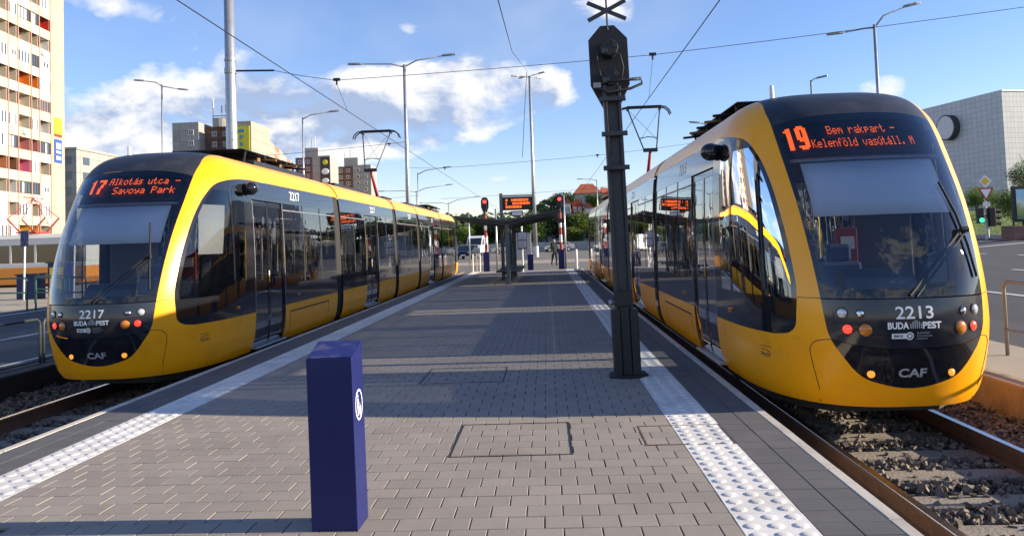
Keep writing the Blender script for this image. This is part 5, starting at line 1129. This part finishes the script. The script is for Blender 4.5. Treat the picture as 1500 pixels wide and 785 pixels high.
def block(x0, xm, x1, y, zt, back, label, sign, seed):
    t = thing('panel_block', label, 'building', (xm, y, 0)); zs = [zt-2.9-2.8*k for k in range(4)]
    slab(t, 'wall', 'panel_brown', x0, xm, y+.5, y+12, zt-.4); windows(t, (x0+.5, y+.5), (xm-.5, y+.5), zs, 2, 1.6, 1.5)
    slab(t, 'end_wall', 'panel_grey', xm+.02, x1, y, y+12, zt)
    b = MB(); b.prism([(x1+.02, y+.02), (back[0], back[1]), (back[0]-8, back[1]), (x1-7, y+12.02), (x1+.02-.02, y+12.02)][:4], lambda u, v, z: (u, v, z), -1, zt-.1); b.build('side_front', 'panel_pale', t)
    windows(t, (x1, y), back, zs, 7, 1.6, 1.5, .1, seed)
    if sign:
        b = MB(); b.box(xm+3.2, x1-.1, y-.2, y-.05, zt-14, zt-.5); ad = b.build('dark_sign', 'sign_dark', t)
        for (z, mt, w, h) in ((zt-2.6, 'sign_yellow', 1.0, 1.0), (zt-6.2, 'letter', 1.5, 1.2), (zt-9.8, 'letter', 1.4, 1.0)):
            b = MB(); b.ball(((xm+3.2+x1)/2, y-.25, z), (w, .08, h), 16, 8); b.build('sign_mark', mt, ad, smooth=True)
    else: windows(t, (xm+.5, y), (x1-.5, y), zs, 2, 1.2, 1.4)
    b = MB(); b.box(x0+3, xm+1.5, y+3, y+9, zt-.4, zt+3.6); h_ = b.build('roof_hut', 'concrete', t)
    for dx in (0, 2.5, 4):
        b = MB(); b.cyl((x0+3+dx, y+4, zt+3.5), (x0+3+dx, y+4, zt+6.5+dx*.4), .12, n=6); b.build('mobile_antenna', 'steel_dull', h_)
block(-96.8, -90, -83, 300, 37.6, (-92.5, 343), 'brown and grey panel block with dark sign on its gable', True, 3)
block(-89, -81.5, -73.8, 330, 36.6, (-96, 437), 'brown and grey panel block standing left of the red pantograph arm', False, 5)

# ------------------------------------------------------------------ white-clad hall at the right
cx_, cy_ = 63.6, 110.0
t = thing('exhibition_hall', 'large windowless hall clad in square white panels above the lawn', 'building', (cx_, cy_, 2))
p0 = (cx_, cy_); pL = (cx_-.22*75, cy_+.975*75); pR = (cx_+.97*70, cy_+.24*70); pB = (pL[0]+pR[0]-cx_, pL[1]+pR[1]-cy_)
b = MB(); b.prism([p0, pR, pB, pL], lambda u, v, z: (u, v, z), 1.0, 20.0); b.build('wall', 'white_tile', t)
b = MB(); b.prism([(p0[0], p0[1]-.12), (pR[0]+.1, pR[1]), (pB[0], pB[1]+.1), (pL[0]-.12, pL[1])], lambda u, v, z: (u, v, z), 20.0, 20.22); b.build('roof_edge', 'galv', t)
b = MB(); b.prism([(p0[0]-.02, p0[1]-.1), (pR[0], pR[1]-.1), (pR[0], pR[1]+1), (p0[0]+1, p0[1]+1)], lambda u, v, z: (u, v, z), 1.0, 3.6); b.build('plinth', 'dark_grey', t)

nw = Vector((-.975, -.22, 0)); cs = Vector((61.35, 119.6, 16.4))
b = MB(); b.cyl(cs-nw*.1, cs+nw*.9, 1.9, n=32); rs = b.build('round_sign', 'dark_grey', t); b = MB(); b.cyl(cs+nw*.905, cs+nw*.93, 1.72, n=32); b.build('sign_face', 'galv', rs)

# ------------------------------------------------------------------ hillside houses
hx, hy = 13.0, 222.0
t = thing('hill_house', 'stone villa with a hipped red tile roof on the hillside', 'house', (hx, hy, 8))
b = MB(); b.box(8.6, 17.6, hy, hy+12, 5, 14.6); b.build('wall', 'stone_wall', t)
b = MB(); b.add([(8.1, hy-.5, 14.6), (16.4, hy-.5, 14.6), (16.4, hy+12.5, 14.6), (8.1, hy+12.5, 14.6), (10.6, hy+4, 17.5), (14.0, hy+4, 17.5), (14, hy+8, 17.5), (10.6, hy+8, 17.5)], [(0, 1, 5, 4), (1, 2, 6, 5), (2, 3, 7, 6), (3, 0, 4, 7), (4, 5, 6, 7)]); b.build('roof', 'roof_tile', t)
b = MB(); b.add([(16.3, hy-.4, 14.5), (20, hy-.4, 14.5), (20, hy+9, 14.5), (16.3, hy+9, 14.5), (16.3, hy+4, 16.4), (18.8, hy+4, 16.0)], [(0, 1, 5, 4), (1, 2, 5), (2, 3, 4, 5), (0, 4, 3)]); b.build('roof', 'roof_tile', t)
b = MB(); b.box(17.62, 19.8, hy+.3, hy+9, 5, 14.5); b.build('wing', 'stone_wall', t)
windows(t, (9.2, hy), (17.2, hy), [9.4, 12.0], 4, 1.1, 1.6)
for (x0, x1, y, z0, z1, mt, lb) in ((6.6, 9.2, 190, 3, 10.2, 'red_house', 'narrow red house below the hillside villa'), (9.5, 11.4, 186, 3, 9.0, 'cream_white', 'narrow white house beside the red one'), (4.6, 6.2, 188, 3, 10.4, 'cream_white', 'pale terrace house at the end of the hillside row'), (14.5, 19, 195, 4, 12.5, 'stone_wall', 'beige house right of the hillside villa')):
    t = thing('hill_house', lb, 'house', (x0, y, z0), 'houses on the hillside'); slab(t, 'wall', mt, x0, x1, y, y+8, z1, z0-3)
    b = MB(); b.prism([(x0-.2, z1), (x1+.2, z1), ((x0+x1)/2, z1+1.3)], lambda u, v, q: (u, q, v), y-.2, y+8.2); b.build('roof', 'roof_tile', t); windows(t, (x0+.2, y), (x1-.2, y), [z1-2, z1-4.4], 2, .7, 1.2)
t = thing('retaining_wall', 'low grey wall along the road below the trees', 'wall', (2, 112, 0))
for k in range(8):
    b = MB(); b.box(-14+k*3.5, -14+k*3.5+3.46, 113, 113.5, -.2, 1.35); b.build('wall_panel', 'concrete', t)

# ------------------------------------------------------------------ older tram on the crossing line
ty = 44.0; x0, x1 = -43.0, -26.5
t = thing('old_tram', 'older orange and cream tram with red pantograph passing before the tower', 'tram', (x0, ty, -.05))
b = MB(); b.prism([(x0+.4, .15), (x1-.4, .15), (x1, .5), (x1, 1.12), (x0, 1.12), (x0, .5)], lambda u, v, q: (u, q, v), ty, ty+2.3); b.build('lower_body', 'orange_tram', t, bevel=.04)
b = MB(); b.box(x0+.05, x1-.05, ty+.03, ty+2.27, 1.121, 1.38); b.box(x0+.1, x1-.1, ty+.04, ty+2.26, 2.42, 2.78); b.build('upper_body', 'cream_tram', t, bevel=.03)
n = 11
for i in range(n+1):
    b = MB(); q = x0+.1+(x1-x0-.2)*i/n; b.box(q-.06, q+.06, ty+.04, ty+2.26, 1.381, 2.419); b.build('window_post', 'cream_tram', t)
for i in range(n):
    q = x0+.1+(x1-x0-.2)*i/n
    b = MB(); b.box(q+.07, q+(x1-x0-.2)/n-.07, ty+.06, ty+.08, 1.382, 2.418); b.build('window', 'tint_glass', t)
    b = MB(); b.box(q+.07, q+(x1-x0-.2)/n-.07, ty+2.2, ty+2.22, 1.382, 2.418); b.build('window', 'tint_glass', t)
b = MB(); b.prism([(0.0, 2.781), (2.3, 2.781), (2.15, 2.95), (1.7, 3.05), (.6, 3.05), (.15, 2.95)], lambda u, v, q: (q, ty+u, v), x0, x1); b.build('roof', 'cream_tram', t, bevel=.03)
b = MB(); b.box(x0+.6, x1-.6, ty+.15, ty+2.1, -.05, .16); b.build('bogies', 'underframe', t)
pc = -30.4
b = MB()
for dy in (.5, 1.8):
    b.tube([(pc-.4, ty+dy, 3.2), (pc-1.15, ty+dy, 4.0)], .05, 6); b.tube([(pc+.4, ty+dy, 3.2), (pc+1.15, ty+dy, 4.0)], .05, 6); b.tube([(pc-1.15, ty+dy, 4.0), (pc, ty+1.15, 5.2)], .025, 5); b.tube([(pc+1.15, ty+dy, 4.0), (pc, ty+1.15, 5.2)], .025, 5)
b.box(pc-.6, pc+.6, ty+.45, ty+1.85, 3.12, 3.2); b.box(pc-.08, pc+.08, ty+.3, ty+2.0, 5.2, 5.25); b.build('pantograph', 'panto_red', t)
b = MB()
for q in (-34.8, -38.5): b.box(q, q+1.6, ty+.5, ty+1.8, 3.04, 3.24)
b.build('roof_box', 'white_paint', t, bevel=.03)

# ------------------------------------------------------------------ road vehicles
def car(x, y, rz, paint, label, van=False):
    z = gz(x, y)+.012; t = thing('van' if van else 'car', label, 'van' if van else 'car', (x, y, z), None, rz)
    L_, Wd = (5.4, 1.98) if van else (4.3, 1.75)
    if van: prof = [(-2.65, .35), (-2.68, .95), (-2.45, 1.15), (-1.75, 1.32), (-.95, 2.25), (-.5, 2.5), (2.6, 2.52), (2.68, 2.3), (2.68, .35)]; belt = [(-1.62, 1.35), (-.98, 2.12), (-.35, 2.16), (-.35, 1.35)]
    else: prof = [(-2.1, .32), (-2.15, .62), (-2.0, .80), (-1.1, .95), (-.35, 1.42), (.9, 1.46), (1.7, 1.05), (2.1, .98), (2.14, .4)]; belt = [(-.95, .98), (-.32, 1.37), (.85, 1.40), (1.5, 1.0)]
    b = MB(); b.prism(prof, lambda u, v, q: (u, q, v), -Wd/2, Wd/2); b.build('body', paint, t, local=True, bevel=.06, seg=3)
    for s in (-1, 1):
        b = MB(); b.prism(belt, lambda u, v, q: (u, q, v), s*Wd/2, s*(Wd/2+.012)); b.build('side_window', 'car_window', t, local=True)
        b = MB(); xx = -2.6 if van else -2.08; b.ball((xx, s*(Wd/2-.24), .86 if van else .68), (.10, .16, .10), 10, 6); b.build('headlight', 'lens_clear', t, local=True, smooth=True)
        for xx in ((-1.75, 1.75) if van else (-1.32, 1.32)):
            b = MB(); b.cyl((xx, s*(Wd/2-.20), .33), (xx, s*(Wd/2+.015), .33), .33, n=18); wh = b.build('wheel', 'tyre', t, local=True); b = MB(); b.cyl((xx, s*(Wd/2+.016), .33), (xx, s*(Wd/2+.025), .33), .19, n=14); b.build('rim', 'silver', wh, local=True)
    a, c = ((-1.72, 1.36), (-.99, 2.2)) if van else ((-1.06, .985), (-.42, 1.40)); d = Vector((a[1]-c[1], 0, c[0]-a[0])).normalized()*.012
    if d.x > 0: d = -d
    b = MB(); b.add([(p[0]+d.x*k, s*(Wd/2-.13), p[1]+(.012 if k else 0)) for k in (0, 1.6) for p, s in ((a, -1), (a, 1), (c, 1), (c, -1))], [(3, 2, 1, 0), (4, 5, 6, 7), (0, 1, 5, 4), (1, 2, 6, 5), (2, 3, 7, 6), (3, 0, 4, 7)]); b.build('front_window', 'car_window', t, local=True)
    b = MB(); xx = -2.70 if van else -2.165; b.box(xx, xx+.03, -.5, .5, .5, .66); b.build('grille', 'rubber', t, local=True); b = MB(); b.box(xx-.008, xx, -.26, .26, .36, .47); b.build('number_plate', 'letter', t, local=True)
    return t
car(-8.3, 82, R(83), 'car_paint_dark', 'dark blue car driving towards the crossing')
car(-8.9, 100, R(84), 'car_paint_white', 'white van following the dark blue car', True)
car(1.6, 108, R(10), 'car_paint_grey', 'grey car passing behind the walking person')
car(9.4, 150, R(70), 'car_paint_white', 'white car parked below the hillside houses')
car(-5.2, 104, R(5), 'car_paint_grey', 'silver car half hidden behind the shelter posts')

# ------------------------------------------------------------------ pedestrian
def person(x, y, z, rz, label):
    t = thing('person', label, 'person', (x, y, z), None, rz)
    V = [(0, 0, .93), (0, .0, 1.12), (0, .01, 1.32), (0, .0, 1.46), (0, -.01, 1.54), (.09, 0, .90), (.10, -.12, .50), (.10, -.02, .08), (.10, -.16, .04), (-.09, 0, .90), (-.10, .10, .52), (-.10, .26, .14), (-.10, .18, .04), (.18, 0, 1.40), (.25, .06, 1.14), (.24, -.06, .92), (-.18, 0, 1.40), (-.25, -.02, 1.14), (-.23, -.16, .95)]
    E = [(0, 1), (1, 2), (2, 3), (3, 4), (0, 5), (5, 6), (6, 7), (7, 8), (0, 9), (9, 10), (10, 11), (11, 12), (2, 13), (13, 14), (14, 15), (2, 16), (16, 17), (17, 18)]
    Rr = [.20, .19, .20, .085, .06, .13, .09, .06, .055, .13, .09, .06, .055, .095, .07, .05, .095, .07, .05]
    me = bpy.data.meshes.new('body'); me.from_pydata(V, E, []); me.materials.append(MATS['cloth_black']); o = mkobj('body', me, t)
    bm_ = bmesh.new(); bm_.from_mesh(me); sk = bm_.verts.layers.skin.verify()
    for v, r_ in zip(bm_.verts, Rr): v[sk].radius = (r_, r_*.8); v[sk].use_root = v.index == 0
    bm_.to_mesh(me); bm_.free(); o.modifiers.new('skin', 'SKIN'); sb = o.modifiers.new('sub', 'SUBSURF'); sb.levels = 1; sb.render_levels = 2
    b = MB(); b.ball((0, -.02, 1.64), (.075, .092, .115), 14, 10); b.ball((0, -.108, 1.63), (.014, .02, .022), 8, 6); b.ball((.076, -.01, 1.635), (.012, .02, .03), 6, 5); b.ball((-.076, -.01, 1.635), (.012, .02, .03), 6, 5); b.build('head', 'skin', t, local=True, smooth=True)
    b = MB(); b.ball((0, .012, 1.672), (.088, .098, .105), 14, 10); b.ball((0, .07, 1.56), (.075, .05, .13), 10, 8); b.build('hair', 'hair', t, local=True, smooth=True)
    for sx, p in ((1, (.24, -.075, .86)), (-1, (-.23, -.18, .89))):
        b = MB(); b.ball(p, (.022, .035, .05), 8, 6)
        for k in range(4): b.tube([(p[0], p[1]-.022+k*.014, p[2]-.03), (p[0]-sx*.004, p[1]-.022+k*.014, p[2]-.075-.008*(k in (1, 2))), (p[0]-sx*.016, p[1]-.024+k*.014, p[2]-.10)], .0085, 5)
        b.tube([(p[0], p[1]-.03, p[2]+.01), (p[0]-sx*.01, p[1]-.05, p[2]-.03)], .009, 5); b.build('hand', 'skin', t, local=True, smooth=True)
    b = MB(); b.box(.27, .42, -.15, .20, .80, 1.12); b.tube([(.30, -.1, 1.12), (.16, -.02, 1.46), (.30, .14, 1.12)], .012, 5); b.build('shoulder_bag', 'cloth_dark_blue', t, local=True, bevel=.02)
    return t
person(.52, 52.5, gz(.52, 52.5)+.012, R(25), 'person in dark coat with shoulder bag walking over the crossing')

# ------------------------------------------------------------------ trees and shrubs
def crown_mesh(name, mt, lobes, n, size, seed, needle=False):
    rg = random.Random(seed); v = []; f = []; wts = [l[3]*l[4]*l[5] for l in lobes]; tot = sum(wts)
    for l, wt in zip(lobes, wts):
        for i in range(int(n*wt/tot)):
            d = Vector((rg.gauss(0, 1), rg.gauss(0, 1), rg.gauss(0, 1))).normalized(); q = rg.random()**.45*(1+.10*math.sin(d.x*7+d.z*5+seed)+rg.gauss(0, .05))
            c = Vector((l[0]+d.x*q*l[3], l[1]+d.y*q*l[4], l[2]+d.z*q*l[5])); s = size*rg.uniform(.55, 1.3)
            m_ = Matrix.Rotation(rg.uniform(0, 6.28), 3, 'Z') @ Matrix.Rotation(rg.gauss(.5, .6), 3, 'X') @ Matrix.Rotation(rg.uniform(0, 6.28), 3, 'Z'); k = len(v)
            v += [tuple(c+m_ @ Vector(p)) for p in ((-s*.5, 0, 0), (0, -s*.32, s*.06), (s*.5, 0, 0), (0, s*.32, s*.06))]; f.append((k, k+1, k+2, k+3))
    me = bpy.data.meshes.new(name); me.from_pydata(v, [], f); me.materials.append(MATS[mt]); return me
def lobes_round(h, r_, seed, n=9, base=.3):
    rg = random.Random(seed); L_ = [(0, 0, h*.62, r_*.72, r_*.72, h*.30)]
    for i in range(n):
        a = rg.uniform(0, 6.28); q = rg.uniform(.35, .75)*r_; z = h*rg.uniform(base+.08, .86); L_.append((q*math.cos(a), q*math.sin(a), z, r_*rg.uniform(.28, .46), r_*rg.uniform(.28, .46), h*rg.uniform(.09, .17)))
    return L_
def trunk_mesh(h, r_, seed):
    rg = random.Random(seed); b = MB(); b.tube([(0, 0, -.3), (rg.uniform(-.1, .1), 0, h*.3), (rg.uniform(-.2, .2), rg.uniform(-.2, .2), h*.62)], [r_, r_*.75, r_*.4], 8)
    for i in range(5):
        a = rg.uniform(0, 6.28); z = h*rg.uniform(.28, .5); b.tube([(0, 0, z), (math.cos(a)*h*.12, math.sin(a)*h*.12, z+h*.16), (math.cos(a)*h*.2, math.sin(a)*h*.2, z+h*.3)], [r_*.4, r_*.28, r_*.1], 6)
    me = bpy.data.meshes.new('trunk'); me.from_pydata(b.v, [], b.f); me.materials.append(MATS['trunk']); return me
PROTO = {}
for key, mt, h, r_, n, sz, nl in (('dark', 'leaf_dark', 8, 3.4, 4200, .42, 10), ('mid', 'leaf_mid', 8, 3.6, 4200, .42, 11), ('light', 'leaf_light', 8, 3.4, 4000, .42, 10), ('fine', 'leaf_mid', 8, 4.0, 9000, .24, 16), ('finelight', 'leaf_light', 8, 4.0, 9000, .24, 16)):
    PROTO[key] = (crown_mesh('crown', mt, lobes_round(h, r_, len(PROTO)+3, nl, .12), n, sz, len(PROTO)), trunk_mesh(h, .2, len(PROTO)))
PROTO['conifer'] = (crown_mesh('crown', 'leaf_needle', [(0, 0, .6+k*.8, 1.9*(1-k/9.5), 1.9*(1-k/9.5), .55) for k in range(9)], 7000, .26, 9), trunk_mesh(8, .14, 9))
def tree(kind, x, y, h, wscale, label, group=None, z=None, name='tree', cat='tree'):
    z = gz(x, y) if z is None else z; t = thing(name, label, cat, (x, y, z), group, random.uniform(0, 6)); s = h/8
    for nm, me in zip(('crown', 'trunk'), PROTO[kind]):
        o = mkobj(nm, me, t); o.scale = (s*wscale, s*wscale, s)
    return t
for (k, x, y, h, w, lb) in (('mid', -2.2, 118, 6.6, 1.1, 'bushy tree behind the tall mast and timetable board'), ('dark', 2.6, 120, 6.2, 1.2, 'dark tree behind the four-headed mast'), ('light', 5.6, 121, 6.3, 1.1, 'bright green tree beside the right striped signal'), ('mid', 8.0, 124, 5.2, 1.1, 'low green tree at the foot of the hillside houses'), ('dark', -6.4, 124, 5.8, 1.3, 'dark tree seen between shelter roof and benches'), ('dark', 10.8, 130, 6.5, 1.0, 'dark tree beside the tail of tram 2213'), ('light', -12.8, 122, 4.6, 1.2, 'pale yellowish tree above the white van'), ('dark', -17.5, 128, 5.4, 1.4, 'dark tree left of the white van'), ('mid', -23, 130, 5.2, 1.4, 'tree half hidden by the tail of tram 2217'), ('dark', .2, 128, 6.6, 1.2, 'tall dark tree behind the grey switch cabinet'), ('light', 4.2, 117, 3.8, 1.2, 'low bright shrub behind the walking person'), ('mid', -9.4, 126, 6.0, 1.2, 'bushy tree behind the departure board post'), ('mid', 12.5, 205, 5.5, 1.2, 'tree in front of the hillside villa'), ('light', 17.0, 210, 4.5, 1.3, 'pale tree right of the hillside villa'), ('dark', 5.0, 200, 7.5, 1.3, 'dark tree left of the hillside villa')): tree(k, x, y, h, w, lb, 'trees beyond the crossing')
tree('finelight', 48.4, 88, 3.3, 1.3, 'rounded bush behind the give-way sign', None, None, 'bush', 'bush')
tree('fine', 45.2, 84, 2.8, 1.2, 'low bush between tram 2213 and the sign pole', None, None, 'bush', 'bush')
tree('fine', 44.9, 75, 5.4, .62, 'leafy young tree standing against the white hall', None)
tree('finelight', 45.6, 78, 2.6, 1.3, 'bright shrub below the young tree', None, None, 'bush', 'bush')
tree('conifer', 46.7, 76, 7.4, 1.0, 'dark conifer at the end of the lawn')
tree('fine', 27.5, 47.2, 3.0, .95, 'dark shrub beside the advertising case', None, gz(27.5, 47.2), 'bush', 'bush')
tree('conifer', 29.4, 46.5, 3.2, 1.2, 'small dark evergreen behind the advertising case', None, None, 'bush', 'bush')
# wooded ridge, one mass
rg = random.Random(21); v = []; f = []
for i in range(260):
    x = rg.uniform(-230, 70); y = rg.uniform(185, 345); z = gz(x, y); rx = rg.uniform(3, 6.5); h = rg.uniform(3.0, 6.0)
    if 3 < x < 24 and y < 240: continue
    for j in range(85):
        d = Vector((rg.gauss(0, 1), rg.gauss(0, 1), abs(rg.gauss(0, 1)))).normalized(); c = Vector((x+d.x*rx, y+d.y*rx, z+h*.25+d.z*h)); s = rg.uniform(.7, 1.6)
        m_ = Matrix.Rotation(rg.uniform(0, 6.28), 3, 'Z') @ Matrix.Rotation(rg.gauss(.4, .6), 3, 'X'); k = len(v)
        v += [tuple(c+m_ @ Vector(p)) for p in ((-s, 0, 0), (0, -s*.7, .1), (s, 0, 0), (0, s*.7, .1))]; f.append((k, k+1, k+2, k+3))
me = bpy.data.meshes.new('forest'); me.from_pydata(v, [], f); me.materials.append(MATS['leaf_far']); tag(mkobj('forest', me), 'wooded ridge on the horizon', 'forest', kind='stuff')
# rough grass tufts along the lawn's near edge
v = []; f = []
for i in range(9000):
    x = rg.uniform(25.8, 52); y = rg.uniform(36, 92); z = gz(x, y)+.03; h = rg.uniform(.06, .20); a = rg.uniform(0, 6.28); k = len(v); w = rg.uniform(.02, .05)
    v += [(x-w*math.cos(a), y-w*math.sin(a), z), (x+w*math.cos(a), y+w*math.sin(a), z), (x+rg.uniform(-.08, .08), y+rg.uniform(-.08, .08), z+h)]; f.append((k, k+1, k+2))
me = bpy.data.meshes.new('grass'); me.from_pydata(v, [], f); me.materials.append(MATS['leaf_light']); tag(mkobj('grass', me), 'short rough grass on the lawn', 'grass', kind='stuff')
